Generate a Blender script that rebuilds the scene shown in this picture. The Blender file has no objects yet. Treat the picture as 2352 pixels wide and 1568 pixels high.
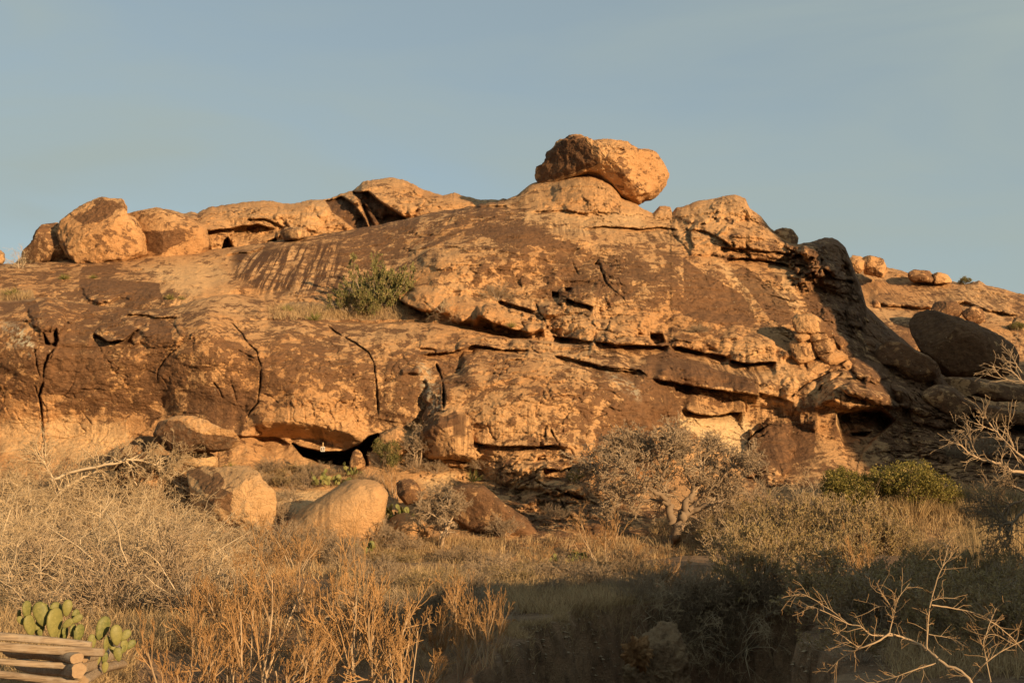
# Rock hill at sunset: camera, light, terrain, boulders, plants, fence
import bpy, math, random
import numpy as np
from mathutils import Vector

# ------------------------------------------------------------------ camera, sky, sun, exposure
W, H, F = 2352.0, 1568.0, 3231.0            # photograph frame units and focal length in them
TH, CAMZ = math.radians(5.97), 2.8
SUN_AZ, SUN_EL = math.radians(40), math.radians(11)   # behind the camera, to the right of it
sc = bpy.context.scene
col = sc.collection
cam = bpy.data.cameras.new("camera"); cam.sensor_width = 36; cam.lens = 36 * F / W
cam.clip_start, cam.clip_end = 0.1, 5000
cam_o = bpy.data.objects.new("camera", cam); col.objects.link(cam_o)
cam_o.location = (0, 0, CAMZ); cam_o.rotation_euler = (math.pi / 2 + TH, 0, 0)
sc.camera = cam_o
SH = np.array([math.sin(SUN_AZ), -math.cos(SUN_AZ), 0.0])          # horizontal direction to the sun
PV = np.array([math.cos(SUN_AZ), math.sin(SUN_AZ), 0.0])
sdir = SH * math.cos(SUN_EL) + np.array([0, 0, math.sin(SUN_EL)])

world = bpy.data.worlds.new("World"); sc.world = world; world.use_nodes = True
nt = world.node_tree; nt.nodes.clear()
wo = nt.nodes.new("ShaderNodeOutputWorld"); bg = nt.nodes.new("ShaderNodeBackground")
sky = nt.nodes.new("ShaderNodeTexSky"); sky.sky_type = 'NISHITA'; sky.sun_disc = False
sky.sun_elevation = SUN_EL; sky.sun_rotation = math.atan2(sdir[0], sdir[1]); sky.altitude = 1400
sky.air_density, sky.dust_density, sky.ozone_density = 1.0, 1.0, 0.8
tc = nt.nodes.new("ShaderNodeTexCoord"); mp = nt.nodes.new("ShaderNodeMapping")
mp.inputs['Scale'].default_value = (1.1, 1.1, 5.0); mp.inputs['Rotation'].default_value = (0.0, 0.18, 0.3)
cn = nt.nodes.new("ShaderNodeTexNoise"); cn.inputs['Scale'].default_value = 2.2; cn.inputs['Detail'].default_value = 5
cn.inputs['Distortion'].default_value = 0.6
cr = nt.nodes.new("ShaderNodeMapRange"); cr.inputs[1].default_value = .36; cr.inputs[2].default_value = .66
cr.inputs[3].default_value = 0.55; cr.inputs[4].default_value = 0.97
mix = nt.nodes.new("ShaderNodeMix"); mix.data_type = 'RGBA'
mix.inputs[7].default_value = (3.0, 3.55, 3.4, 1)                    # thin high cirrus veil
L = nt.links.new
L(tc.outputs['Generated'], mp.inputs['Vector']); L(mp.outputs[0], cn.inputs['Vector']); L(cn.outputs['Fac'], cr.inputs[0])
L(cr.outputs[0], mix.inputs[0]); L(sky.outputs[0], mix.inputs[6]); L(mix.outputs[2], bg.inputs['Color'])
bg.inputs['Strength'].default_value = 0.074
L(bg.outputs[0], wo.inputs['Surface'])

sun = bpy.data.lights.new("sun", 'SUN'); sun.energy = 5.0; sun.angle = math.radians(0.55); sun.color = (1.0, 0.69, 0.37)
sun_o = bpy.data.objects.new("sun", sun); col.objects.link(sun_o); sun_o.location = (30, -30, 40)
sun_o.rotation_euler = Vector(sdir).to_track_quat('Z', 'Y').to_euler()
sc.view_settings.view_transform = 'Standard'; sc.view_settings.look = 'None'
sc.view_settings.exposure = 0.78; sc.view_settings.gamma = 1.0; sc.view_settings.use_curve_mapping = False

# ------------------------------------------------------------------ helpers
def proj(px, py, Y):
    """Point at world distance Y along the sight line through frame position (px, py)."""
    px, py, Y = np.asarray(px, float), np.asarray(py, float), np.asarray(Y, float)
    xc, yc = (px - W / 2) / F, (H / 2 - py) / F
    c, s = math.cos(TH), math.sin(TH)
    dy = c - s * yc
    return np.stack(np.broadcast_arrays(Y * xc / dy, Y, CAMZ + Y * (s + c * yc) / dy), -1)

G12 = np.array([[1,1,0],[-1,1,0],[1,-1,0],[-1,-1,0],[1,0,1],[-1,0,1],[1,0,-1],[-1,0,-1],[0,1,1],[0,-1,1],[0,1,-1],[0,-1,-1],[1,1,0],[-1,1,0],[0,-1,1],[0,-1,-1]], np.float32)
PERM = np.random.default_rng(3).permutation(256).astype(np.int32); PERM = np.concatenate([PERM, PERM, PERM])
def perlin(P):
    P = np.asarray(P, np.float32)
    I = np.floor(P).astype(np.int32); f = P - I; I &= 255
    u = f * f * f * (f * (f * 6 - 15) + 10)
    out = 0
    for cx in (0, 1):
        wx = u[..., 0] if cx else 1 - u[..., 0]
        a = PERM[I[..., 0] + cx]
        for cy in (0, 1):
            wy = u[..., 1] if cy else 1 - u[..., 1]
            b = PERM[a + I[..., 1] + cy]
            for cz in (0, 1):
                wz = u[..., 2] if cz else 1 - u[..., 2]
                g = G12[PERM[b + I[..., 2] + cz] & 15]
                out = out + wx * wy * wz * (g[..., 0] * (f[..., 0] - cx) + g[..., 1] * (f[..., 1] - cy) + g[..., 2] * (f[..., 2] - cz))
    return out
def fbm(P, scale, octs=4, seed=0, gain=.5, ridge=False):
    P = np.asarray(P, np.float32) / scale + seed * 17.31
    a, t, out = 1.0, 0.0, 0
    for k in range(octs):
        n = perlin(P)
        if ridge: n = 0.5 - np.abs(n) * 1.6
        out = out + a * n; t += a; a *= gain; P = P * 2.03 + 5.7
    return out / t
def sstep(a, b, x):
    t = np.clip((x - a) / (b - a), 0, 1); return t * t * (3 - 2 * t)
def pwl(pts, x):
    p = np.array(pts, float); return np.interp(x, p[:, 0], p[:, 1])

def mk(name, verts, faces, mat, parent=None, attrs=None, smooth=True, loc=(0, 0, 0)):
    """One mesh object from numpy arrays; faces is a list of (M, k) index arrays."""
    o = bpy.data.objects.new(name, mkmesh(name, verts, faces, mat, attrs, smooth)); col.objects.link(o)
    o.location = loc
    if parent is not None: o.parent = parent
    return o
def mkmesh(name, verts, faces, mat, attrs=None, smooth=True):
    me = bpy.data.meshes.new(name)
    verts = np.asarray(verts, np.float32).reshape(-1, 3)
    faces = [np.asarray(f, np.int32) for f in faces if len(f)]
    me.vertices.add(len(verts)); me.vertices.foreach_set("co", verts.ravel())
    tot = np.concatenate([np.full(len(f), f.shape[1], np.int32) for f in faces])
    idx = np.concatenate([f.ravel() for f in faces])
    me.loops.add(len(idx)); me.loops.foreach_set("vertex_index", idx)
    me.polygons.add(len(tot)); me.polygons.foreach_set("loop_start", np.concatenate([[0], np.cumsum(tot)[:-1]]).astype(np.int32))
    me.polygons.foreach_set("use_smooth", np.full(len(tot), smooth, bool))
    me.update(calc_edges=True)
    for k, v in (attrs or {}).items():
        a = me.attributes.new(k, 'FLOAT', 'POINT'); a.data.foreach_set("value", np.asarray(v, np.float32).ravel())
    me.materials.append(mat)
    return me
def tag(o, label=None, cat=None, group=None, kind=None):
    if label: o["label"] = label
    if cat: o["category"] = cat
    if group: o["group"] = group
    if kind: o["kind"] = kind
    return o
def empty(name, loc, label, cat, group=None):
    o = bpy.data.objects.new(name, None); col.objects.link(o); o.location = loc; o.empty_display_size = .2
    return tag(o, label, cat, group)
def clone(src, loc, rz, s, label, group=None, name=None):
    c = src.copy(); col.objects.link(c); c.location = loc; c.rotation_euler = (0, 0, rz); c.scale = s if hasattr(s, '__len__') else (s, s, s)
    c["label"] = label
    if group: c["group"] = group
    elif "group" in c: del c["group"]
    for ch in list(src.children):
        d = ch.copy(); col.objects.link(d); d.parent = c
    return c
def gridfaces(nr, nc, wrap=False):
    r = np.arange(nr - 1)[:, None]; c = np.arange(nc if wrap else nc - 1)[None]
    c2 = (c + 1) % nc
    return np.stack([r * nc + c, r * nc + c2, (r + 1) * nc + c2, (r + 1) * nc + c], -1).reshape(-1, 4)

# ------------------------------------------------------------------ materials
class NB:
    """Small node builder."""
    def __init__(s, name):
        s.m = bpy.data.materials.new(name); s.m.use_nodes = True; s.t = s.m.node_tree; s.t.nodes.clear()
        s.out = s.t.nodes.new("ShaderNodeOutputMaterial"); s.b = s.t.nodes.new("ShaderNodeBsdfPrincipled")
        s.t.links.new(s.b.outputs[0], s.out.inputs[0]); s.b.inputs['Roughness'].default_value = .9
        s.b.inputs['Specular IOR Level'].default_value = .15
    def put(s, sock, v):
        if v is None: return
        if hasattr(v, 'is_output'): s.t.links.new(v, sock)
        elif hasattr(v, '__len__') and sock.type == 'RGBA' and len(v) == 3: sock.default_value = (*v, 1)
        else: sock.default_value = v
    def pos(s, scale=(1, 1, 1), obj=False):
        if obj: g = s.t.nodes.new("ShaderNodeTexCoord").outputs['Object']
        else: g = s.t.nodes.new("ShaderNodeNewGeometry").outputs['Position']
        m = s.t.nodes.new("ShaderNodeMapping"); m.inputs['Scale'].default_value = scale; s.t.links.new(g, m.inputs[0]); return m.outputs[0]
    def noise(s, vec, scale, detail=4, rough=.5, dist=0):
        n = s.t.nodes.new("ShaderNodeTexNoise"); s.put(n.inputs['Vector'], vec)
        for k, v in (('Scale', scale), ('Detail', detail), ('Roughness', rough), ('Distortion', dist)): n.inputs[k].default_value = v
        return n.outputs['Fac']
    def math(s, op, a, b=0.0, c=None):
        n = s.t.nodes.new("ShaderNodeMath"); n.operation = op; s.put(n.inputs[0], a); s.put(n.inputs[1], b)
        if c is not None: s.put(n.inputs[2], c)
        return n.outputs[0]
    def rng(s, v, a, b, c=0., d=1., smooth=True):
        n = s.t.nodes.new("ShaderNodeMapRange"); s.put(n.inputs[0], v)
        for i, q in enumerate((a, b, c, d)): s.put(n.inputs[i + 1], q)
        if smooth: n.interpolation_type = 'SMOOTHSTEP'
        return n.outputs[0]
    def mix(s, f, a, b, mode='MIX'):
        n = s.t.nodes.new("ShaderNodeMix"); n.data_type = 'RGBA'; n.blend_type = mode
        s.put(n.inputs[0], f); s.put(n.inputs[6], a); s.put(n.inputs[7], b); return n.outputs[2]
    def attr(s, name):
        n = s.t.nodes.new("ShaderNodeAttribute"); n.attribute_name = name; return n.outputs['Fac']
    def rnd(s):
        return s.t.nodes.new("ShaderNodeObjectInfo").outputs['Random']
    def bump(s, h, strength, dist, normal=None):
        n = s.t.nodes.new("ShaderNodeBump"); n.inputs['Strength'].default_value = strength; n.inputs['Distance'].default_value = dist
        s.put(n.inputs['Height'], h); s.put(n.inputs['Normal'], normal); return n.outputs[0]

def rock_material():
    n = NB("varnished_rock")
    p = n.pos(); ps = n.pos((1, 1, 1.5))
    nA = n.noise(ps, 1.0, 9, .68, .7); nB = n.noise(ps, 3.0, 7, .7, .3); nC = n.noise(p, .17, 3, .5); nF = n.noise(p, 9, 6, .7)
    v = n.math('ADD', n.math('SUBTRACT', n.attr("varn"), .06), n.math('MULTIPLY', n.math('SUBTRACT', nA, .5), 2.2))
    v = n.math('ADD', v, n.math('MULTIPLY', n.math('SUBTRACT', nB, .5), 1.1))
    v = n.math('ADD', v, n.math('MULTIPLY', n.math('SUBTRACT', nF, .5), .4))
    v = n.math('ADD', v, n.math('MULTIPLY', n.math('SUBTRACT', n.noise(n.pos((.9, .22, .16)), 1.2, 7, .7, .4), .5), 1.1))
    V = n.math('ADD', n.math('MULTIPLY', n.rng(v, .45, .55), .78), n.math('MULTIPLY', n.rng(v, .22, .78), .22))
    tan = n.mix(n.rng(nC, .35, .65), (.475, .252, .108), (.60, .352, .165))
    tan = n.mix(n.math('MULTIPLY', n.rng(nB, .50, .68), .7), tan, (.34, .185, .082))
    tan = n.mix(n.math('MULTIPLY', n.rng(nF, .55, .75), .45), tan, (.66, .47, .28))
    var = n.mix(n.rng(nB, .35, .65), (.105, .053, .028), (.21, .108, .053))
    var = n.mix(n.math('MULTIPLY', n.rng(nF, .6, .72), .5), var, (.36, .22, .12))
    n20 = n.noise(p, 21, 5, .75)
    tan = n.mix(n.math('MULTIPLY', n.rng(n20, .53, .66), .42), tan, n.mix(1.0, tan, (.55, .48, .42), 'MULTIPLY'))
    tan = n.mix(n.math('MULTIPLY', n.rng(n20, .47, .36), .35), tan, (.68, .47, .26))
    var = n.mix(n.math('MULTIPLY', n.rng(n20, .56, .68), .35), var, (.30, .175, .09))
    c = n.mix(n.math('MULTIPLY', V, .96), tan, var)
    sg = n.math('MULTIPLY', n.rng(nC, .50, .62), n.rng(n.noise(n.pos((1.3, .09, .06)), 1.5, 6, .68, .25), .50, .58))
    c = n.mix(n.math('MULTIPLY', sg, .55), c, (.10, .055, .030))
    # fresh pale rock, water streaks, lichen, soil
    c = n.mix(n.math('MULTIPLY', n.math('MULTIPLY', n.attr("pale"), .9), n.math('SUBTRACT', 1.0, n.math('MULTIPLY', V, .85))), c, n.mix(nB, (.60, .40, .20), (.74, .55, .32)))
    st = n.noise(n.pos((1.7, .10, .07)), 1.7, 6, .65, .25)
    c = n.mix(n.math('MULTIPLY', n.attr("streak"), n.rng(st, .45, .55)), c, n.mix(nB, (.06, .034, .021), (.15, .075, .038)))
    c = n.mix(n.math('MULTIPLY', n.attr("lichen"), n.rng(n.noise(p, 3.2, 6, .7, .4), .47, .56)), c, (.56, .49, .35))
    sp = n.rng(n.noise(p, 5.5, 3, .5), .70, .74)
    c = n.mix(n.math('MULTIPLY', sp, .55), c, (.62, .48, .30))
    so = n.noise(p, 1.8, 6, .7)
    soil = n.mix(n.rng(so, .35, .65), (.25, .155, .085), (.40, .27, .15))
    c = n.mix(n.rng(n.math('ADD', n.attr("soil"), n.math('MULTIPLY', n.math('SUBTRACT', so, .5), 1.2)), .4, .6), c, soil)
    n.put(n.b.inputs['Base Color'], c)
    hh = n.math('ADD', n.math('MULTIPLY', nB, .9), n.math('MULTIPLY', nF, .55))
    hh = n.math('ADD', n.math('ADD', hh, n.math('MULTIPLY', V, .12)), n.math('MULTIPLY', n20, .22))
    n.put(n.b.inputs['Normal'], n.bump(hh, 1.0, .20))
    n.b.inputs['Roughness'].default_value = .88
    return n.m
ROCK = rock_material()

def soil_material():
    n = NB("dry_soil"); p = n.pos()
    a, b, f = n.noise(p, .5, 6, .6), n.noise(p, 3, 7, .7), n.noise(p, 22, 4, .6)
    c = n.mix(n.rng(a, .35, .65), (.24, .14, .078), (.36, .225, .125))
    c = n.mix(n.rng(b, .4, .7), c, (.16, .10, .058))
    c = n.mix(n.math('MULTIPLY', n.rng(f, .62, .70), .7), c, (.46, .36, .25))
    n.put(n.b.inputs['Base Color'], c)
    n.put(n.b.inputs['Normal'], n.bump(n.math('ADD', b, n.math('MULTIPLY', f, .4)), 1.0, .22))
    return n.m
SOIL = soil_material()

def twig_material(name, stem, tip, var=.35):
    n = NB(name); t = n.attr("tip")
    c = n.mix(t, stem, tip)
    k = n.math('ADD', n.math('MULTIPLY', n.attr("rnd"), var * 1.3), n.math('MULTIPLY', n.rnd(), var * .7))
    dark = n.mix(1.0, c, (.45, .42, .40), 'MULTIPLY')
    n.put(n.b.inputs['Base Color'], n.mix(k, c, dark))
    n.b.inputs['Roughness'].default_value = .8
    return n.m
def leaf_material(name, a, b, dry=(.30, .22, .09), dryness=.15, trans=.25):
    n = NB(name); r = n.attr("rnd")
    c = n.mix(r, a, b); c = n.mix(n.rng(r, 1 - dryness, 1 - dryness + .02), c, dry)
    n.put(n.b.inputs['Base Color'], c); n.b.inputs['Roughness'].default_value = .65
    tr = n.t.nodes.new("ShaderNodeBsdfTranslucent"); n.put(tr.inputs[0], c)
    ms = n.t.nodes.new("ShaderNodeMixShader"); ms.inputs[0].default_value = trans
    n.t.links.new(n.b.outputs[0], ms.inputs[1]); n.t.links.new(tr.outputs[0], ms.inputs[2]); n.t.links.new(ms.outputs[0], n.out.inputs[0])
    return n.m
ORANGE_TWIG = twig_material("orange_twig", (.46, .35, .23), (.43, .245, .10))
PALE_TWIG = twig_material("pale_twig", (.58, .46, .31), (.52, .38, .22))
GREY_TWIG = twig_material("grey_twig", (.46, .36, .26), (.36, .26, .16))
DARK_TWIG = twig_material("dark_twig", (.22, .16, .105), (.24, .17, .10))
BARK = twig_material("pale_bark", (.40, .29, .185), (.44, .31, .185), .2)
SAGE_LEAF = leaf_material("sage_leaf", (.245, .175, .082), (.39, .285, .15), dryness=.4)
OAK_LEAF = leaf_material("oak_leaf", (.12, .11, .026), (.26, .205, .055), dryness=.10)
JUNIPER_LEAF = leaf_material("juniper_leaf", (.11, .11, .035), (.25, .22, .08), dryness=.16)
YUCCA_LEAF = leaf_material("yucca_leaf", (.14, .15, .035), (.27, .24, .07), dryness=.3)
STRAW = leaf_material("straw", (.37, .25, .125), (.58, .42, .225), (.24, .16, .085), .2, .3)
REED = leaf_material("reed_stalk", (.36, .25, .125), (.58, .42, .21), (.26, .17, .085), .25, .25)
PAD = None
def pad_material():
    n = NB("cactus_pad"); p = n.pos((1, 1, 1), True)
    a = n.noise(p, 6, 4, .6)
    v = n.t.nodes.new("ShaderNodeTexVoronoi"); v.inputs['Scale'].default_value = 18; n.put(v.inputs['Vector'], p)
    c = n.mix(n.rng(a, .35, .65), (.075, .088, .026), (.15, .145, .045))
    c = n.mix(n.math('MULTIPLY', n.rnd(), .5), c, (.25, .21, .07))
    c = n.mix(n.math('MULTIPLY', n.rng(v.outputs['Distance'], .22, .10), .6), c, (.42, .36, .16))
    n.put(n.b.inputs['Base Color'], c); n.b.inputs['Roughness'].default_value = .5
    return n.m
PAD = pad_material()
def wood_material():
    n = NB("weathered_wood"); p = n.pos((14, 14, 14), True); g = n.pos((1.2, 22, 22), True)
    a = n.noise(g, 2.2, 6, .65, .4); b = n.noise(p, .35, 4)
    c = n.mix(n.rng(a, .34, .66), (.15, .105, .07), (.37, .275, .18))
    c = n.mix(n.rng(b, .45, .75), c, (.33, .26, .19))
    c = n.mix(n.math('MULTIPLY', n.attr("end"), .85), c, n.mix(n.noise(p, 1.5, 5), (.36, .245, .14), (.22, .14, .08)))
    n.put(n.b.inputs['Base Color'], c); n.put(n.b.inputs['Normal'], n.bump(a, .8, .012))
    return n.m
WOOD = wood_material()
def flat(name, c, rough=.7):
    n = NB(name); p = n.pos((1, 1, 1), True); a = n.noise(p, 30, 4)
    n.put(n.b.inputs['Base Color'], n.mix(n.math('MULTIPLY', a, .35), c, tuple(q * .7 for q in c))); n.b.inputs['Roughness'].default_value = rough
    return n.m

# ------------------------------------------------------------------ geometry of features on rock faces
def seg_dist(px, py, pts, box):
    """Distance to a polyline, signed (negative above it), and fraction along it."""
    best = np.full(px.shape, 1e9); sg = np.ones(px.shape); al = np.zeros(px.shape); acc = 0
    pts = np.array(pts, float); tot = np.hypot(*np.diff(pts, axis=0).T).sum()
    for a, b in zip(pts[:-1], pts[1:]):
        d = b - a; l = np.hypot(*d)
        t = np.clip(((px - a[0]) * d[0] + (py - a[1]) * d[1]) / (l * l + 1e-9), 0, 1)
        qx, qy = px - a[0] - t * d[0], py - a[1] - t * d[1]
        dd = np.hypot(qx, qy); m = dd < best
        best = np.where(m, dd, best); sg = np.where(m, np.sign(d[0] * (py - a[1]) - d[1] * (px - a[0])), sg)
        al = np.where(m, (acc + t * l) / tot, al); acc += l
    return best, sg, al
class Field:
    """A face sampled over the frame: px, py and distance D, onto which cracks, ledges and colours are carved."""
    def __init__(s, px, py, D):
        s.px, s.py, s.D = px, py, D
        s.wx = px + 5 * fbm(np.stack([px, py, 0 * px], -1), 38, 3, 1); s.wy = py + 5 * fbm(np.stack([px, py, 0 * px], -1), 38, 3, 2)
    def near(s, pts, m):
        p = np.array(pts, float)
        return (s.px > p[:, 0].min() - m) & (s.px < p[:, 0].max() + m) & (s.py > p[:, 1].min() - m) & (s.py < p[:, 1].max() + m)
    def crack(s, pts, w=5, d=.8, end=.12):
        k = s.near(pts, 4 * w + 8)
        if not k.any(): return
        dist, sg, al = seg_dist(s.wx[k], s.wy[k], pts, 0)
        w, d = max(1.5, w * .42), d * .7
        tp = sstep(0, end, al) * sstep(0, end, 1 - al) * np.clip(.62 + 1.5 * fbm(np.stack([s.px[k], s.py[k], 0 * dist], -1), 22, 3, 31), .12, 1.25)
        ww = w * (.5 + .5 * tp)
        s.D[k] += d * tp * np.exp(-(dist / ww) ** 2) 
    def ledge(s, pts, up=.5, Lu=30, dn=.6, Ld=25, tw=3, end=.1):
        """Rock above the line stands proud by up, rock below is undercut by dn."""
        k = s.near(pts, 4 * max(Lu, Ld) + tw)
        if not k.any(): return
        dist, sg, al = seg_dist(s.wx[k], s.wy[k], pts, 0)
        sd = dist * sg
        tp = (sstep(0, end, al) * sstep(0, end, 1 - al)) if end > 0 else 1
        above = -up * np.exp(-np.maximum(-sd, 0) / Lu) * (sd <= 0)
        below = dn * sstep(0, tw, sd) * np.exp(-np.maximum(sd - tw, 0) / Ld) * (sd > 0) - up * (1 - sstep(0, tw, sd)) * (sd > 0)
        s.D[k] += tp * (above + below)
    def bulge(s, cx, cy, rx, ry, amp, rot=0, pw=.5):
        c, q = math.cos(rot), math.sin(rot)
        x, y = s.wx - cx, s.wy - cy
        r2 = ((x * c + y * q) / rx) ** 2 + ((-x * q + y * c) / ry) ** 2
        k = r2 < 2.2; r2 = r2[k] * (1 + 1.1 * fbm(np.stack([s.px[k], s.py[k], 0 * r2[k]], -1), max(rx, ry) * .45, 3, int(cx) % 50))
        if max(rx, ry) > 88 and amp < 2.5: pw = 1.3
        s.D[k] -= amp * np.clip(1 - r2, 0, None) ** pw
    def mask(s, poly, soft=6, warp=1.0):
        p = np.array(poly, float); k = s.near(poly, soft * 3 + 10); out = np.zeros(s.px.shape)
        if not k.any(): return out
        x = s.px[k] + (s.wx[k] - s.px[k]) * warp; y = s.py[k] + (s.wy[k] - s.py[k]) * warp
        ins = np.zeros(x.shape, bool)
        for a, b in zip(p, np.roll(p, -1, 0)):
            c = ((a[1] > y) != (b[1] > y)) & (x < (b[0] - a[0]) * (y - a[1]) / (b[1] - a[1] + 1e-12) + a[0]); ins ^= c
        d, _, _ = seg_dist(x, y, np.vstack([p, p[:1]]), 0)
        out[k] = sstep(-soft, soft, np.where(ins, d, -d)); return out
def tps(ctrl, px, py):
    c = np.array(ctrl, float); X = c[:, :2] / 500
    def U(r2): return np.where(r2 > 1e-12, r2 * np.log(r2 + 1e-12) * .5, 0)
    n = len(c); K = U(((X[:, None] - X[None]) ** 2).sum(-1)) + np.eye(n) * .004
    P = np.hstack([np.ones((n, 1)), X]); A = np.zeros((n + 3, n + 3)); A[:n, :n] = K; A[:n, n:] = P; A[n:, :n] = P.T
    w = np.linalg.solve(A, np.concatenate([c[:, 2], np.zeros(3)]))
    x, y = px.ravel() / 500, py.ravel() / 500
    out = w[n] + w[n + 1] * x + w[n + 2] * y
    for i in range(n): out += w[i] * U((x - X[i, 0]) ** 2 + (y - X[i, 1]) ** 2)
    return out.reshape(px.shape)
def blend(ctrl, px, py, sig=60):
    num = np.zeros(px.shape); den = np.zeros(px.shape)
    for x, y, v in ctrl:
        d2 = (px - x) ** 2 + 1.6 * (py - y) ** 2
        w = np.exp(-d2 / (2 * sig * sig)) + 3e-3 / (1 + d2 / sig ** 2); num += w * v; den += w
    return num / den
def Z(x0, y0, *pts, k=3.0):        # enlargement of the photograph with origin (x0, y0) -> frame units
    return [(x0 * .98 + x / k, y0 * .98 + y / k) for x, y in pts]
R1 = lambda *p: Z(0, 400, *p)
R2 = lambda *p: Z(800, 280, *p)
R3 = lambda *p: Z(1600, 400, *p)
R4 = lambda *p: Z(0, 750, *p)
R5 = lambda *p: Z(700, 750, *p)
R6 = lambda *p: Z(1300, 700, *p)
R7 = lambda *p: Z(1800, 680, *p, k=4.0)

def unit(v): return v / (np.linalg.norm(v, axis=-1, keepdims=True) + 1e-9)
def rough_rock(P, amp=1.0, seed=0):
    """Weathered relief in metres: broad swells, peeling sheets, pits and grain."""
    n = .75 * fbm(P, 7, 3, 1 + seed) + .34 * fbm(P, 2.2, 3, 2 + seed)
    st = P * np.array([1, 1, 1.8]); sb = P * np.array([1, 1, 2.8])
    def sheets(Q, scale, sd, lv, h, e):
        q = fbm(Q, scale, 5, sd, .55) * lv; fl = np.floor(q); return h * (fl + sstep(.5 - e, .5 + e, q - fl))
    n = n + sheets(sb, 3.4, 5 + seed, 6, .15, .05) + sheets(st, 1.1, 9 + seed, 5, .06, .10)
    # joints: wandering fractures, open only along part of their run
    for sc_, sd, w, d in ((6.0, 41, .012, .34), (3.2, 44, .016, .20), (1.7, 47, .022, .10)):
        q = fbm(sb if sd != 44 else P * np.array([1.6, 1, .7]), sc_, 4, sd + seed, .5); gate = sstep(.02, .22, fbm(P, sc_ * 1.3, 2, sd + 1 + seed))
        n = n - d * gate * np.exp(-(q / w) ** 2) + .10 * gate * np.sign(q) * np.exp(-np.abs(q) / .09)
    bz = (P[..., 2] + .10 * P[..., 0] + 1.6 * fbm(P * np.array([.6, .6, 1]), 5, 3, 51 + seed)) / 1.55; s_ = bz - np.floor(bz)
    n = n + .30 * sstep(-.05, .25, fbm(P * np.array([.7, .7, 1.6]), 4.5, 3, 53 + seed)) * ((1 - s_) * sstep(0, .05, s_) - .5)
    n = n + .12 * fbm(P, .55, 4, 3 + seed, .62) + .07 * fbm(st, 1.3, 3, 17 + seed, ridge=True) - .16 * np.clip(fbm(P, .8, 3, 13 + seed) - .2, 0, 1)
    return n * amp

def relief(name, x0, x1, nx, B, T, nr, ctrl, carve, cover, seed=0, amp=1.0, back=30, tj=1.6):
    pxs = np.linspace(x0, x1, nx)
    top = pwl(T, pxs) + tj * fbm(np.stack([pxs, 0 * pxs, 0 * pxs], -1), 16, 4, 4 + seed, .6) * 2.2
    t = np.linspace(0, 1, nr)[:, None]
    px = np.broadcast_to(pxs, (nr, nx)).copy(); py = B + (top[None] - B) * t
    D = tps(ctrl, px, py)
    D += 2.2 * np.exp(-np.clip(py - top[None], 0, None) / 7)
    f = Field(px, py, D); att = carve(f)
    P0 = proj(px, py, f.D)
    f.D -= rough_rock(P0, 1.0, seed) * (amp(px, py) if callable(amp) else amp) * sstep(-6, 25, py - top[None] + 6)
    P = proj(px, py, f.D)
    rows = [P]; last = P[-1]
    for d, dz in ((.35, .03), (1.0, .12), (2.2, .35), (4.5, .8), (8, 1.6), (14, 3.2), (22, 6), (back, 10)):
        q = last + np.array([0, d, -dz]); q[:, 0] += last[:, 0] * .012 * d
        q[:, 2] += .25 * min(d, 3) * fbm(q, 3, 3, 7); rows.append(q[None])
    V = np.concatenate(rows); ex = len(rows) - 1
    attrs = {k: np.concatenate([v, np.repeat(v[-1:], ex, 0)]) for k, v in att.items()}
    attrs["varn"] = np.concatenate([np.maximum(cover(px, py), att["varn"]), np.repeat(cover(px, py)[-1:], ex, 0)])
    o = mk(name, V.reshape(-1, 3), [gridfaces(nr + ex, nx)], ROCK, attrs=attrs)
    tag(o, kind="structure")
    def look(qx, qy):
        c = np.clip(np.rint((np.asarray(qx, float) - x0) / (x1 - x0) * (nx - 1)).astype(int), 0, nx - 1)
        r = np.clip(np.rint((np.asarray(qy, float) - B) / (top[c] - B) * (nr - 1)).astype(int), 0, nr - 1)
        return P[r, c]
    return o, look

# ------------------------------------------------------------------ the rock hill
HILL_TOP = [(-120, 612), (0, 607), (100, 601), (200, 593), (300, 586), (400, 582), (500, 572), (640, 553), (700, 545), (760, 535), (850, 520), (900, 510),
    (1000, 487), (1060, 478), (1120, 466), (1160, 460), (1190, 446), (1215, 425), (1233, 418), (1260, 410), (1275, 411), (1299, 405), (1306, 399), (1343, 393), (1362, 391),
    (1374, 396), (1388, 406), (1403, 421), (1421, 442), (1426, 454), (1448, 463), (1463, 469), (1478, 481), (1500, 489), (1515, 473), (1540, 475), (1544, 487),
    (1552, 477), (1568, 475), (1600, 462), (1640, 456), (1660, 450), (1690, 447), (1712, 456), (1722, 478), (1748, 498), (1770, 524), (1790, 540), (1815, 556),
    (1828, 561), (1845, 558), (1861, 556), (1878, 550), (1895, 545), (1912, 546), (1925, 552), (1942, 568), (1954, 598), (1966, 628), (1977, 656), (1990, 702),
    (2035, 746), (2070, 775), (2105, 805), (2150, 845), (2180, 880), (2210, 902), (2260, 925), (2320, 950), (2460, 985)]
HC = []
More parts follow.
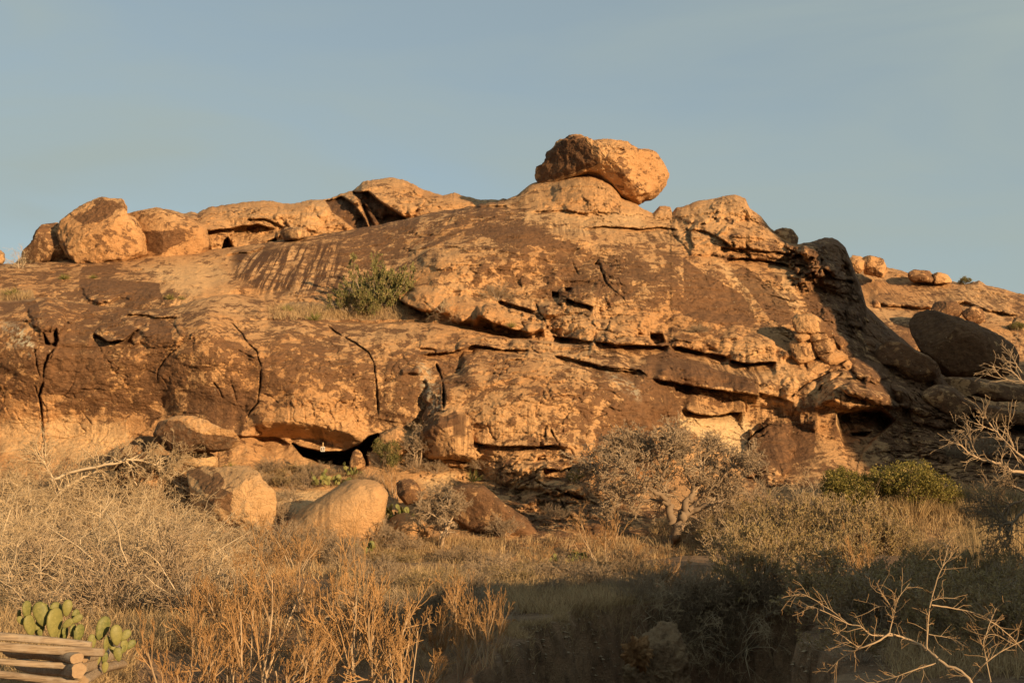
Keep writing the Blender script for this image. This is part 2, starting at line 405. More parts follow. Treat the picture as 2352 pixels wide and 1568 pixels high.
for x, col_ in {-120: [(1060, 76), (850, 77), (700, 80), (625, 88)], 100: [(1060, 75), (850, 75.5), (720, 77.5), (650, 85), (603, 91)],
    300: [(1060, 74), (850, 74.5), (720, 77.5), (650, 85), (590, 92)], 480: [(1000, 73.5), (850, 73.5), (705, 76.5), (650, 86), (580, 92)],
    650: [(980, 72.5), (850, 73), (750, 75.5), (690, 82), (600, 90), (556, 93)], 860: [(980, 72.5), (850, 73), (770, 76), (700, 82.5), (600, 88.5), (525, 94)],
    1000: [(950, 72), (850, 73), (760, 76.5), (690, 81), (600, 85.5), (490, 94)], 1200: [(1000, 71.5), (900, 72), (810, 75), (740, 80), (650, 83), (550, 87), (445, 95)],
    1400: [(1000, 72), (900, 72.8), (830, 75), (750, 79.5), (650, 82.5), (550, 87), (470, 92)], 1350: [(395, 96), (430, 94)],
    1560: [(960, 73), (860, 76), (760, 79.5), (650, 83), (540, 88.5), (482, 94)], 1700: [(1000, 75), (900, 76.5), (800, 79), (680, 82.5), (560, 87.5), (455, 94)],
    1820: [(1000, 75), (900, 76), (780, 79.5), (650, 84.5), (565, 90)], 1950: [(1000, 75), (900, 76.5), (800, 80.5), (700, 86), (600, 91)],
    2080: [(1000, 76), (900, 79), (800, 87)], 2250: [(1000, 77), (930, 81)], 2460: [(1010, 78), (990, 81)]}.items():
    HC += [(x, y, d) for y, d in col_]
for x in (-120, 300, 700, 1100, 1500, 1900, 2250, 2460):
    HC += [(x, 1100, 70), (x, 1200, 64), (x, 1310, 55.5)]

COVER = [(0, 760, .55), (40, 850, .74), (40, 940, .5), (50, 1000, .1), (200, 1020, .02), (300, 1000, .0), (130, 850, .9), (240, 800, .78), (260, 920, .8), (200, 700, .6),
    (330, 800, .62), (330, 880, .75), (420, 760, .62), (470, 820, .5), (520, 930, .98), (480, 880, .55), (440, 950, .35), (600, 880, .72), (560, 740, .55), (660, 720, .55), (700, 820, .75),
    (740, 760, .5), (780, 860, .76), (720, 930, .42), (640, 960, .2), (800, 985, .15), (900, 860, .72), (930, 920, .66), (920, 800, .5), (840, 800, .5), (960, 780, .4),
    (1050, 860, .8), (1120, 840, .62), (1200, 860, .45), (1250, 900, .32), (1150, 930, .5), (1100, 980, .3), (1080, 1020, .12), (1250, 960, .65), (1400, 860, .6), (1380, 940, .65),
    (1480, 930, .9), (1540, 950, .95), (1450, 1000, .7), (1300, 1000, .5), (1180, 1040, .35), (1350, 820, .5), (1250, 800, .25),
    (1100, 540, .85), (1000, 540, .6), (1200, 560, .95), (1300, 600, .78), (1020, 590, .3), (970, 640, .3), (1080, 610, .42), (1150, 620, .6), (1180, 600, .5), (1250, 650, .72),
    (1440, 620, .95), (1500, 650, .72), (1380, 560, .62), (1320, 500, .10), (1250, 470, .3), (1420, 500, .2), (1350, 440, .2), (1400, 520, .15), (1200, 520, .55), (1620, 680, .86), (1560, 620, .7),
    (1660, 720, .8), (1720, 620, .42), (1780, 680, .55), (1750, 740, .55), (1640, 600, .25), (1700, 660, .25), (1600, 500, .15), (1680, 490, .35), (1700, 560, .5), (1780, 560, .45),
    (1500, 540, .4), (1050, 730, .3), (1200, 720, .3), (1350, 740, .32), (1500, 760, .3), (1650, 770, .3), (1750, 800, .45), (1560, 850, .72), (1700, 850, .25), (1800, 880, .3),
    (1680, 930, .45), (1650, 1000, .05), (1580, 1000, .05), (1760, 1030, .8), (1860, 1000, .4), (1900, 900, .5), (1980, 890, .66), (2060, 930, .8), (1950, 1030, .5), (1930, 650, .86), (1980, 740, .82),
    (1900, 580, .8), (2050, 850, .84), (2150, 950, .8), (2300, 1000, .8), (1920, 760, .8),
    (80, 640, .55), (180, 625, .65), (250, 670, .8), (330, 690, .7), (180, 660, .5), (420, 640, .18), (500, 640, .12), (560, 620, .5), (650, 630, .42), (740, 620, .5), (700, 570, .6), (560, 580, .6),
    (420, 600, .3), (300, 605, .5), (850, 560, .78), (900, 540, .8),
    (1200, 1130, .6), (1300, 1120, .66), (1150, 1080, .4), (950, 1100, .15), (1000, 1080, .15), (750, 1100, .1), (600, 1060, .2), (1380, 1180, .6), (500, 1250, .1), (800, 1270, .1), (1800, 1150, .4), (2200, 1150, .5)]

def carve_hill(f):
    px, py = f.px, f.py
    z = np.zeros(px.shape); att = dict(varn=z.copy(), streak=z.copy(), pale=z.copy(), lichen=z.copy(), soil=z.copy())
    # brow of the lower cliff: shelf behind it lies farther back
    brow = [(-120, 690), (0, 692), (50, 690), (90, 680), (150, 690), (250, 705), (330, 712), (400, 706), (440, 692), (490, 680), (535, 677), (590, 684), (635, 700), (690, 728), (750, 738), (850, 742), (940, 738), (985, 740), (1060, 752), (1150, 770), (1250, 782), (1380, 792)]
    f.ledge(brow, up=-2.2, Lu=42, dn=0, Ld=10, tw=4, end=.06)
    # rounded lobes of the lower wall
    f.bulge(70, 830, 120, 220, .9); f.bulge(470, 870, 120, 200, 1.0); f.bulge(720, 880, 150, 190, 1.1); f.bulge(240, 870, 110, 190, .6)
    f.bulge(1250, 950, 290, 180, 2.6); f.bulge(930, 880, 80, 160, .5)
    # ledge blocks across the middle
    for b in ((985, 690, 62, 30, 1.5, .1), (1075, 715, 75, 32, 1.6, .15), (1175, 735, 85, 30, 1.8, .18), (1225, 705, 70, 24, 1.0, .15), (1310, 740, 95, 42, 1.7, .1), (1340, 690, 60, 30, .9, .2),
              (1420, 760, 60, 36, 1.3, -.2), (1455, 785, 60, 10, .8, 0), (1590, 780, 90, 26, 1.2, .1), (1720, 790, 110, 44, 1.6, .05), (1630, 745, 130, 30, .8, 0),
              (1640, 865, 170, 40, 1.3, .16), (1560, 850, 110, 40, 1.0, .15), (1760, 870, 110, 60, 1.2, .1), (1680, 905, 130, 30, .9, .12), (1000, 640, 90, 60, 1.0, 0), (1060, 610, 110, 50, .8, .3),
              (1640, 520, 95, 48, 1.6, .2), (1690, 470, 50, 40, 1.2, 0), (1760, 560, 85, 34, 1.4, .25), (1620, 560, 80, 26, .9, .3), (1600, 485, 60, 30, .9, 0),
              (1345, 440, 90, 55, 1.6, 0), (1895, 585, 55, 48, 2.4, .2), (1850, 590, 40, 40, 1.6, 0), (1910, 640, 60, 30, 1.2, .4),
              (1980, 895, 120, 68, 2.4, .2), (1900, 920, 100, 70, 1.3, 0), (1770, 1035, 55, 75, 1.5, .1),
              (1160, 560, 210, 100, 1.5, -.1), (1500, 640, 190, 110, 1.2, .3), (560, 620, 150, 60, .8, 0),
              (1120, 1160, 120, 60, 1.2, .3), (1300, 1130, 130, 60, 1.3, .4), (1230, 1075, 90, 24, .7, .1), (250, 670, 60, 22, .8, 0), (110, 725, 45, 40, 1.0, .2), (370, 770, 60, 26, .6, -.1)):
        f.bulge(b[0], b[1], b[2], b[3], b[4], b[5])
    rr = np.random.default_rng(21)
    for k in range(26): f.bulge(rr.uniform(1985, 2420), rr.uniform(800, 1050), rr.uniform(25, 75), rr.uniform(14, 34), rr.uniform(.8, 2.2), rr.normal(.45, .25), .45)
    for k in range(9): f.bulge(rr.uniform(1840, 1970), rr.uniform(565, 760), rr.uniform(20, 42), rr.uniform(16, 34), rr.uniform(.6, 1.5), rr.normal(.3, .3), .45)
    # ledges and overhangs (rock above the line proud of the rock below)
    big = [(R2((390, 1150), (400, 1240), (480, 1280), (560, 1320), (640, 1340)), .5, 1.6), (R2((940, 1350), (1050, 1400), (1180, 1440), (1320, 1470)), .7, 1.5), (R2((1080, 1240), (1200, 1280), (1330, 1310)), .4, 1.0),
           (R2((1500, 1490), (1650, 1512), (1740, 1530)), .4, 1.0), (R2((1550, 1230), (1650, 1260), (1740, 1290)), .4, 1.3), (R2((1400, 1350), (1500, 1340), (1600, 1330)), .2, .3),
           (R6((-20, 250), (100, 268), (190, 280)), .3, .9), (R6((265, 290), (400, 308), (650, 322), (790, 322)), .5, 1.5), (R6((800, 325), (950, 347), (1150, 387), (1200, 410)), .4, 1.0),
           (R6((1200, 415), (1330, 440), (1530, 432)), .8, 1.6), (R6((670, 545), (850, 580), (1050, 612), (1250, 640), (1420, 660)), .7, 1.2), (R6((0, 390), (200, 430), (400, 470), (600, 490), (660, 540)), .25, .4),
           (R6((880, 755), (1000, 792), (1080, 802), (1200, 778), (1300, 772)), .7, 1.5), (R6((1400, 640), (1600, 690), (1650, 720)), .2, .5),
           (R5((820, 240), (950, 222), (1050, 215), (1200, 170), (1290, 175), (1400, 200), (1605, 206)), .5, .7), (R5((830, 185), (950, 195)), .2, .4), (R5((1740, 235), (1850, 250), (2000, 290), (2150, 340), (2350, 360)), .3, .5),
           (R5((1190, 830), (1300, 850), (1400, 860), (1600, 862), (1850, 866)), .3, .9), (R5((960, 937), (1100, 948), (1230, 966)), .3, .5), (R5((1680, 1020), (1800, 1030), (1900, 1000), (2060, 985)), .6, 2.6),
           (R2((880, 602), (1000, 592), (1150, 590)), .25, .4), (R2((1300, 630), (1500, 626), (1700, 640), (1900, 640)), .2, .35), (R2((1640, 750), (1800, 730), (1950, 735), (2080, 750), (2200, 742), (2350, 760)), .3, .6),
           (R3((40, 400), (60, 480), (90, 525)), .3, .5), (R3((60, 400), (150, 415), (240, 450), (330, 510), (400, 570)), .35, .6), (R3((240, 520), (500, 540), (640, 560), (765, 578)), .35, .6), (R3((290, 600), (480, 600), (660, 632), (765, 652)), .4, .7),
           (R3((960, 650), (1050, 740), (1190, 765)), .5, .8), (R3((770, 640), (860, 660), (960, 660)), .3, .6), (R4((640, 80), (700, 110), (745, 142), (850, 135), (900, 95), (950, 40)), .4, .9),
           (R1((1550, 570), (1700, 562), (1830, 522)), .3, .4), (R1((860, 985), (1020, 990), (1060, 1005), (1230, 1010)), .2, .4), (R1((1400, 880), (1540, 855), (1700, 868), (1860, 900)), -.5, .0),
           (R4((1640, 790), (1750, 792), (1900, 800), (2010, 850)), .4, .7)]
    for pts, u, d in big:
        f.ledge(pts, up=u, Lu=26, dn=d, Ld=16, tw=2.5)
    # deep lit overhang above the cave, then the cave itself
    f.ledge([(560, 972), (620, 968), (690, 967), (755, 975), (815, 995), (850, 998)], up=.5, Lu=60, dn=2.2, Ld=60, tw=42, end=.15)
    cave = f.mask(R5((-40, 850), (0, 872), (160, 908), (320, 905), (420, 862), (480, 805), (545, 782), (560, 800), (545, 850), (470, 930), (480, 1000), (350, 1000), (150, 985), (30, 935)), 2.5, .6)
    f.D += 9 * cave
    hol = f.mask(R4((300, 90), (345, 170), (372, 150), (368, 100), (385, 60), (400, 140), (380, 180), (310, 165)), 2, .4); f.D += 1.2 * hol
    hol = f.mask(R6((660, 240), (740, 240), (760, 300), (700, 318), (655, 300)), 2, .5); f.D += 1.8 * hol
    hol = f.mask(R6((2040, 930), (2180, 918), (2150, 945), (2050, 945)), 2, .5); f.D += 1.5 * hol
    for h in ((R2((1450, 1190), (1500, 1195), (1500, 1230), (1455, 1225))), R2((1540, 1160), (1590, 1165), (1580, 1190), (1540, 1185))):
        f.D += 1.2 * f.mask(h, 2, .5)
    # block with a flat roof on the right: underside and recessed wall
    f.ledge(R7((600, 1092), (660, 1080), (850, 1056), (1050, 1060), (1100, 1110), (1180, 1190)), up=.8, Lu=50, dn=3.4, Ld=34, tw=20, end=.06)
    # cracks
    for pts, w, d in ((R5((180, 20), (300, 110), (400, 170), (490, 230), (520, 300), (530, 450), (545, 560), (540, 690)), 4.0, 1.6), (R5((950, 290), (985, 400), (995, 500), (995, 620)), 5.5, 2.0),
                      (R5((1605, 206), (1612, 160), (1550, 120)), 3.5, .8), (R4((400, 165), (330, 240), (300, 340), (290, 430), (275, 520), (285, 680), (300, 780), (300, 900), (335, 970)), 5.0, 2.0),
                      (R4((1280, 150), (1200, 210), (1130, 280), (1090, 340), (1080, 430)), 4.5, .8), (R4((1580, 0), (1660, 90), (1700, 150), (1770, 220), (1795, 320), (1790, 450), (1780, 560), (1720, 630), (1690, 715)), 3.6, 1.2),
                      (R2((1740, 985), (1785, 1000), (1800, 1060), (1820, 1110), (1855, 1160)), 6.5, 1.8), (R2((1740, 1000), (1780, 968)), 6, 1.2), (R2((700, 765), (765, 665)), 4, .7), (R2((510, 865), (630, 785)), 3, .5),
                      (R2((1230, 1340), (1240, 1400), (1300, 1485)), 3, .7), (R2((1330, 1260), (1400, 1380), (1425, 1460)), 4, 1.0), (R2((1850, 1380), (1830, 1450), (1755, 1525)), 4, 1.0),
                      (R6((1520, 855), (1480, 865), (1400, 920), (1340, 970), (1350, 1020), (1330, 1080), (1355, 1160)), 5.5, 1.8), (R6((1600, 695), (1750, 580), (1900, 505), (2010, 470)), 5, 1.1), (R6((1790, 675), (1850, 590), (1990, 515)), 4.5, .8),
                      (R6((1340, 960), (1420, 1060), (1490, 1110)), 3, .5), (R6((860, 855), (930, 850), (960, 830), (1010, 880), (1070, 885), (1110, 930), (1100, 950)), 3, .6), (R6((1190, 905), (1260, 930)), 3, .5),
                      (R5((1620, 1100), (1750, 1160), (1900, 1222), (2000, 1250)), 5, 1.1), (R5((1780, 1190), (1850, 1330), (1990, 1460)), 4.5, 1.0), (R5((1020, 1150), (1280, 1150), (1420, 1260), (1590, 1370)), 4, .7),
                      (R3((880, 500), (940, 570), (965, 650)), 4, .8), (R4((1800, 500), (1860, 520), (1950, 600)), 3, .4), (R2((430, 430), (520, 520), (640, 560)), 3, .5), (R2((1555, 890), (1600, 1000), (1635, 1080)), 4, .25),
                      (R7((670, 950), (665, 1070)), 3, .5), (R5((1700, 740), (1705, 850)), 4, .9), (R5((1730, 740), (1790, 850)), 3, .5), (R4((230, 180), (250, 300), (280, 420)), 3, .5)):
        f.crack(pts, w, d)
    # seeded hairline joints, following the bedding
    rg = np.random.default_rng(11)
    for k in range(120):
        x, y = rg.uniform(0, 2000), rg.uniform(560, 1050); a = rg.normal(.12, .35) if rg.random() < .7 else rg.normal(1.35, .25)
        n = 5; l = rg.uniform(10, 26); pts = [(x, y)]
        for _ in range(n):
            x += l * math.cos(a); y += l * math.sin(a); a += rg.normal(0, .25); pts.append((x, y))
        f.crack(pts, rg.uniform(1.8, 3), rg.uniform(.15, .45), .3)
    # colours of the rock itself, apart from the shade painted on one facet
    M = f.mask
    for poly in (R4((1085, 345), (1150, 265), (1200, 220), (1270, 310), (1285, 400), (1200, 480), (1150, 520), (1140, 640), (1085, 560)), R4((320, 240), (400, 180), (560, 260), (565, 430), (480, 520), (300, 510), (300, 330)),  # first patch: varnish that also paints in the shade of a facet facing away
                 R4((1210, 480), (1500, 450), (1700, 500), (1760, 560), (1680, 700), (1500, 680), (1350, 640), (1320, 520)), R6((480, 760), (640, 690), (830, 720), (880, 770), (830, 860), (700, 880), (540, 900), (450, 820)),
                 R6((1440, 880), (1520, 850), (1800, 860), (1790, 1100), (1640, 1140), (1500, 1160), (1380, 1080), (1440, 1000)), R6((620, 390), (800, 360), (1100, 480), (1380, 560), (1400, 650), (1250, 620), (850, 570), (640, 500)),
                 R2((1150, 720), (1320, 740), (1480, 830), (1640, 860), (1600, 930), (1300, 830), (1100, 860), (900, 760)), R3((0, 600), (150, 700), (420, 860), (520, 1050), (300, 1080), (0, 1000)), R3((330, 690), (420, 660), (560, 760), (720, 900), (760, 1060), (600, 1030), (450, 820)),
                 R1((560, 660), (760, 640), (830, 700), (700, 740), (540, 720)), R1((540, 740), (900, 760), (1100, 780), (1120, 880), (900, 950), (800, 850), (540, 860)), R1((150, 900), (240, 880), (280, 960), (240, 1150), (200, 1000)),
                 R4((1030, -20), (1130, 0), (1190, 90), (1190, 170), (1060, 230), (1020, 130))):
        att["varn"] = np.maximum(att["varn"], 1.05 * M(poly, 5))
    for poly, v in ((R1((1600, 560), (2350, 480), (2350, 840), (1800, 850), (1620, 740)), 1.0), (R6((1400, 740), (1830, 760), (1830, 1160), (1380, 1160)), .7), (R6((780, 430), (1450, 440), (1450, 640), (900, 600)), .8), (R6((1900, 770), (2090, 780), (2080, 930), (1900, 920)), .8),
                    (R4((1200, 500), (1720, 520), (1680, 780), (1250, 700)), .55), (R4((560, 560), (920, 600), (930, 820), (560, 780)), .4), (R2((1300, 700), (1800, 700), (1800, 820), (1300, 800)), .5), (R6((850, 580), (1420, 660), (1300, 770), (880, 760)), .5), (R7((300, 0), (860, 0), (900, 400), (420, 300)), .5),
                    (R2((1450, 380), (1900, 380), (1950, 640), (1500, 640)), .25)):
        att["streak"] = np.maximum(att["streak"], v * M(poly, 14))
    for poly, v in ((R6((845, 815), (1280, 785), (1340, 860), (1400, 910), (1330, 960), (1325, 1140), (1100, 1010), (950, 930), (850, 880)), 1), (R7((590, 1105), (830, 1110), (820, 1240), (740, 1300), (640, 1280)), .8), (R4((0, 690), (240, 660), (280, 780), (290, 930), (0, 920)), .45), (R4((330, 700), (480, 640), (560, 720), (760, 690), (860, 720), (900, 800), (760, 900), (560, 960), (330, 920)), .45),
                    (R4((740, 710), (830, 700), (860, 800), (740, 890)), .6), (R5((0, 1180), (200, 1180), (20, 1380), (-120, 1330)), .75), (R5((820, 1100), (1080, 1040), (1090, 1130), (900, 1180)), .6), (R4((1880, 1180), (2200, 1170), (2080, 1300), (1880, 1260)), .9), (R3((220, 620), (520, 760), (720, 860), (700, 960), (360, 780)), .45), (R3((600, 640), (740, 640), (830, 980), (760, 1000), (700, 840)), .35),
                    (R1((950, 660), (1500, 650), (1600, 760), (1300, 860), (1060, 740)), .35), (R2((1200, 640), (2050, 650), (2100, 740), (1600, 800), (1300, 720)), .35)):
        att["pale"] = np.maximum(att["pale"], v * M(poly, 9))
    for poly, v in ((R5((820, 270), (900, 330), (970, 480), (990, 620), (900, 640), (860, 500), (830, 380)), .6), (R4((100, 40), (180, 60), (240, 180), (200, 240), (120, 150)), .9), (R4((0, 0), (120, 20), (160, 180), (60, 200)), .5), (R5((2080, 300), (2352, 480), (2352, 560), (2150, 420)), .5)):
        att["lichen"] = np.maximum(att["lichen"], v * M(poly, 9))
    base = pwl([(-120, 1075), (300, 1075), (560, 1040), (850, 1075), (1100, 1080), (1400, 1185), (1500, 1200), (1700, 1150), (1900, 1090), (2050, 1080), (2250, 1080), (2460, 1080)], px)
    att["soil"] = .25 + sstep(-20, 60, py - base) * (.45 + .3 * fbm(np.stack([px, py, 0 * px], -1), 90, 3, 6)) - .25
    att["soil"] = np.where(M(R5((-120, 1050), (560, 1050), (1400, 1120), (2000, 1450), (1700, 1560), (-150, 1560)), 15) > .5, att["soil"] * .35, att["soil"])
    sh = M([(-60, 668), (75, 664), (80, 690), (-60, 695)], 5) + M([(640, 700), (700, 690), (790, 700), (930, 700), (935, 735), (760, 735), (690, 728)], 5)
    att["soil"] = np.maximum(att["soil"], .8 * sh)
    return att
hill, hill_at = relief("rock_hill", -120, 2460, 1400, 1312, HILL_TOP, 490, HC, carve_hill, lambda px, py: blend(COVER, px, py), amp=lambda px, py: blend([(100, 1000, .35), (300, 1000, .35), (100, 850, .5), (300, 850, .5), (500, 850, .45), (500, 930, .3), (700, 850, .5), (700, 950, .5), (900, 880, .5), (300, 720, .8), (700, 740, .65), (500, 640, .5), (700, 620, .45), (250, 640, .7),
    (1250, 900, .7), (1500, 940, .5), (1200, 560, .6), (1450, 630, .55), (1620, 680, .4), (1700, 700, .5), (1350, 450, .8), (1640, 1010, .3), (1780, 1040, .45), (1300, 740, 1.0), (1650, 800, .9), (1980, 890, .45), (1900, 920, .5), (1700, 560, 1.1), (1900, 620, 1.2), (1950, 750, .9), (2150, 950, 1.3), (1200, 1120, 1.1), (700, 1150, .5), (1650, 870, .7)], px, py, 80))

# ------------------------------------------------------------------ ridges behind
def plain(att_fn=None):
    def go(f):
        z = np.zeros(f.px.shape); att = dict(varn=z.copy(), streak=z.copy(), pale=z.copy(), lichen=z.copy(), soil=z.copy())
        if att_fn: att_fn(f, att)
        return att
    return go
UP_TOP = [(30, 606), (60, 585), (100, 550), (140, 530), (200, 515), (290, 496), (340, 486), (365, 478), (395, 482), (427, 490), (440, 486), (453, 489), (480, 475), (533, 469), (560, 463), (627, 460), (653, 467), (677, 467), (700, 460), (753, 457), (784, 445), (811, 438), (834, 418), (868, 411), (901, 408), (927, 413), (971, 434), (1017, 449),
          (1044, 443), (1067, 449), (1094, 459), (1131, 458), (1161, 457), (1230, 470)]
def carve_upper(f, att):
    for b in ((480, 520, 60, 50, 1.5), (590, 500, 90, 40, 1.4), (700, 490, 60, 40, 1.2), (900, 450, 80, 50, 1.8), (1010, 475, 80, 30, 1.0), (676, 537, 36, 16, 1.4), (780, 480, 60, 40, .8)): f.bulge(*b)
    f.ledge(R1((1290, 480), (1350, 415), (1600, 392), (1780, 360), (1900, 405)), .7, 30, 1.4, 20, 3)
    f.ledge(R1((1700, 330), (1830, 320), (1960, 390)), .4, 20, .6, 14, 3); f.ledge(R1((1000, 530), (1200, 500), (1300, 480)), .4, 20, .9, 12, 3)
    A = f.mask(R2((-110, 560), (0, 530), (80, 580), (160, 690), (190, 750), (100, 765), (20, 700), (-60, 640)), 2.5, .5); Bm = f.mask(R2((80, 500), (180, 500), (300, 590), (470, 692), (350, 722), (240, 735), (195, 745), (150, 620)), 2.5, .5)
    rib = f.mask(R2((150, 560), (190, 600), (260, 720), (230, 735), (180, 640)), 2, .4)
    f.D += 2.0 * A + 2.4 * Bm - 1.2 * rib
    att["varn"][:] = np.maximum(1.1 * A, 1.1 * Bm); att["streak"][:] = .9 * np.maximum(A, Bm)
    for h in (R1((1525, 545), (1540, 480), (1570, 458), (1610, 540)), R1((1840, 490), (1900, 465), (1912, 495), (1860, 500)), R1((1330, 480), (1352, 478), (1350, 570), (1330, 560))): f.D += 3 * f.mask(h, 2, .4)
    f.crack(R2((420, 430), (520, 520), (640, 560), (720, 580)), 3, .7); f.crack(R1((1800, 320), (1870, 350), (1950, 390)), 3, .6)
UC = [(x, y, d) for x in (30, 280, 480, 700, 900, 1060, 1230) for y, d in ((660, 96), (560, 98), (500, 100), (450, 104))]
upper, upper_at = relief("rock_ridge", 30, 1230, 560, 660, UP_TOP, 110, UC, plain(carve_upper), lambda px, py: blend([(480, 500, .35), (600, 480, .3), (600, 540, .45), (700, 480, .2), (850, 500, .3), (900, 440, .35), (1020, 460, .3), (1100, 480, .4)], px, py, 50), seed=30, back=22, tj=2.6)
FAR_TOP = [(1880, 600), (1940, 603), (1968, 612), (2035, 613), (2068, 621), (2088, 627), (2140, 636), (2185, 645), (2218, 652), (2232, 648), (2248, 644), (2258, 650), (2265, 655), (2301, 662), (2331, 672), (2352, 676), (2500, 712), (2700, 770)]
def carve_far(f, att):
    f.ledge(R3((1250, 900), (1500, 930), (1700, 940), (1950, 900), (2100, 960), (2352, 990)), .7, 40, .8, 22, 4)
    f.ledge(R3((1200, 660), (1400, 690), (1560, 740), (1900, 790), (2100, 830), (2352, 900)), .3, 20, .2, 14, 3)
    f.crack(R3((1955, 790), (1960, 900)), 3, .8); f.crack(R3((2290, 1000), (2250, 1100), (2330, 1180)), 5, 1)
    for b in ((2100, 680, 110, 40, .8), (2250, 690, 80, 40, .6), (2220, 720, 90, 14, .8)): f.bulge(*b)
    att["streak"][:] = .5 * f.mask(R3((1200, 700), (2352, 860), (2352, 1000), (1250, 930)), 12)
FC = [(x, y, d) for x in (1880, 2080, 2280, 2480, 2700) for y, d in ((1010, 102), (940, 106), (820, 114), (735, 122), (700, 128), (650, 133))]
far, far_at = relief("far_rock_ridge", 1880, 2700, 330, 1010, FAR_TOP, 130, FC, plain(carve_far), lambda px, py: blend([(2000, 650, .3), (2100, 660, .42), (2200, 690, .42), (2300, 690, .5), (2250, 740, .25), (2330, 780, .5), (2100, 800, .7)], px, py, 50), seed=60, amp=.65)

# ------------------------------------------------------------------ ground
def plan_dist(x, y, pts):
    d, _, al = seg_dist(x, y, pts, 0); return d, al
def ground_z(x, y):
    x, y = np.asarray(x, float), np.asarray(y, float); P = np.stack([x, y, 0 * x], -1)
    z = -.05 - 1.25 * sstep(31, 24, y) * sstep(-7.5, -4.5, x) * sstep(.2, -2.2, x) - .45 * sstep(30, 22, y) * sstep(-4.5, -7.5, x)
    z = z + .35 * sstep(3.0, 7, x) * sstep(36, 50, y) + .5 * sstep(4, 9, x) * sstep(32, 24, y)
    z = z + .22 * fbm(P, 6, 4, 3) + .07 * fbm(P, 1.2, 4, 4)
    d, al = plan_dist(x + 1.0 * fbm(P, 3.5, 3, 8), y + .9 * fbm(P, 3.0, 3, 9), [(1.6, 4), (2.2, 22), (2.9, 28), (4.2, 31.6), (7, 34), (13, 36)])
    w = 2.7 - .9 * sstep(.75, 1, al)
    cut = sstep(w + .12, w - .32, d)
    depth = 2.3 * sstep(1.0, .8, al) + .15
    z = z - cut * depth * (1 - .28 * sstep(3.0, 6, x) * sstep(34, 26, y)) + .1 * sstep(.9, .0, np.abs(d - w - .3)) 
    z = z + cut * (.28 * fbm(P, .9, 4, 11) + .12 * fbm(P, .3, 3, 12))
    z = np.where(y > 54, np.minimum(z, -.05) - .6 * sstep(54, 60, y), z)
    return z
def axis(segs):
    return np.concatenate([np.arange(a, b, s) for a, b, s in segs])
gx = np.concatenate([[-900, -500, -250, -120, -70, -50, -38], axis([(-30, -8, .3), (-8, 10, .1), (10, 30, .3)]), [30, 38, 50, 70, 120, 250, 500, 900]])
gy = np.concatenate([[-900, -400, -150, -60, -20, 0, 6], axis([(10, 20, .3), (20, 40, .1), (40, 62, .3)]), [62, 70, 100, 160, 300, 600, 1500, 3500]])
XX, YY = np.meshgrid(gx, gy)
q_ = np.stack([XX, YY, 0 * XX], -1); kk = ((XX > -10) & (XX < 12) & (YY > 10) & (YY < 45)) * 1.0; ZZ = ground_z(XX, YY); q_[..., 2] = ZZ * 2
ground = mk("ground", np.stack([XX + kk * .28 * fbm(q_, .8, 3, 61), YY + kk * .3 * fbm(q_, .7, 4, 62), ZZ], -1).reshape(-1, 3), [gridfaces(len(gy), len(gx))], SOIL)
tag(ground, kind="structure")

ZG = ground_z(XX, YY)
def gz(x, y):
    x, y = np.asarray(x, float), np.asarray(y, float)
    i = np.clip(np.searchsorted(gx, x) - 1, 0, len(gx) - 2); j = np.clip(np.searchsorted(gy, y) - 1, 0, len(gy) - 2)
    u, v = (x - gx[i]) / (gx[i + 1] - gx[i]), (y - gy[j]) / (gy[j + 1] - gy[j])
    return (ZG[j, i] * (1 - u) + ZG[j, i + 1] * u) * (1 - v) + (ZG[j + 1, i] * (1 - u) + ZG[j + 1, i + 1] * u) * v
def site(px, py):
    """Where the sight line through (px, py) meets the ground or the foot of the hill."""
    if py < 1306: return hill_at(px, py)
    Y = np.linspace(57, 9, 300); P = proj(px, py, Y); g = gz(P[:, 0], P[:, 1])
    # nearest crossing when walking away from the camera
    below = P[:, 2] < g
    idx = np.where(below[:-1] & ~below[1:])[0]
    i = idx[-1] if len(idx) else (0 if not below[0] else len(Y) - 1)
    return np.array([P[i, 0], P[i, 1], g[i]])

# ------------------------------------------------------------------ hill that throws the evening shadow (to the right, outside the frame)
SIL = [(6, -4), (11, .5), (13.2, 2.2), (15, 4.1), (17, 5.3), (20, 6.0), (25, 6.5), (28, 6.0), (30, 5.3), (33, 4.7), (36, 4.2), (46, 4.2), (50, 5.0), (55, 7.2), (59, 10.8), (61.5, 14.2), (64.5, 16.8), (66.5, 20.5), (69, 26), (71.5, 31.5), (75, 34), (80, 30), (87, 25.6), (95, 24.5), (104, 25), (112, 21), (122, 6)]
aa = np.linspace(6, 122, 260); hb = pwl(SIL, aa) + .35 * fbm(np.stack([aa, 0 * aa, 0 * aa], -1), 4, 4, 21)
T0 = 16.0
rows = []
for tt in np.linspace(-1, 1, 41):
    t_ = T0 + tt * (4 + 16 * sstep(20, 75, aa)) + 1.5 * fbm(np.stack([aa, aa * 0 + tt * 9, 0 * aa], -1), 8, 3, 22)
    hz = (hb + T0 * math.sin(SUN_EL)) / math.cos(SUN_EL)
    z = np.minimum(hz * np.sqrt(np.clip(1 - tt * tt, 0, 1)) + 0 * aa, hz) - .8 * (abs(tt) > .97)
    z = np.where(hz < 0, hz * 1.0, z) - .4
    p = aa[:, None] * PV + t_[:, None] * SH; p[:, 2] = z + (.5 * fbm(np.stack([aa, aa * 0 + tt * 9, z], -1), 2.5, 4, 23) - .25) * (abs(tt) > .06)
    rows.append(p)
V = np.stack(rows); n0 = np.zeros(V.shape[:2])
tag(mk("neighbour_hill", V.reshape(-1, 3), [gridfaces(41, 260)], ROCK, attrs=dict(varn=n0 + .5, streak=n0, pale=n0, lichen=n0, soil=n0)), kind="structure")

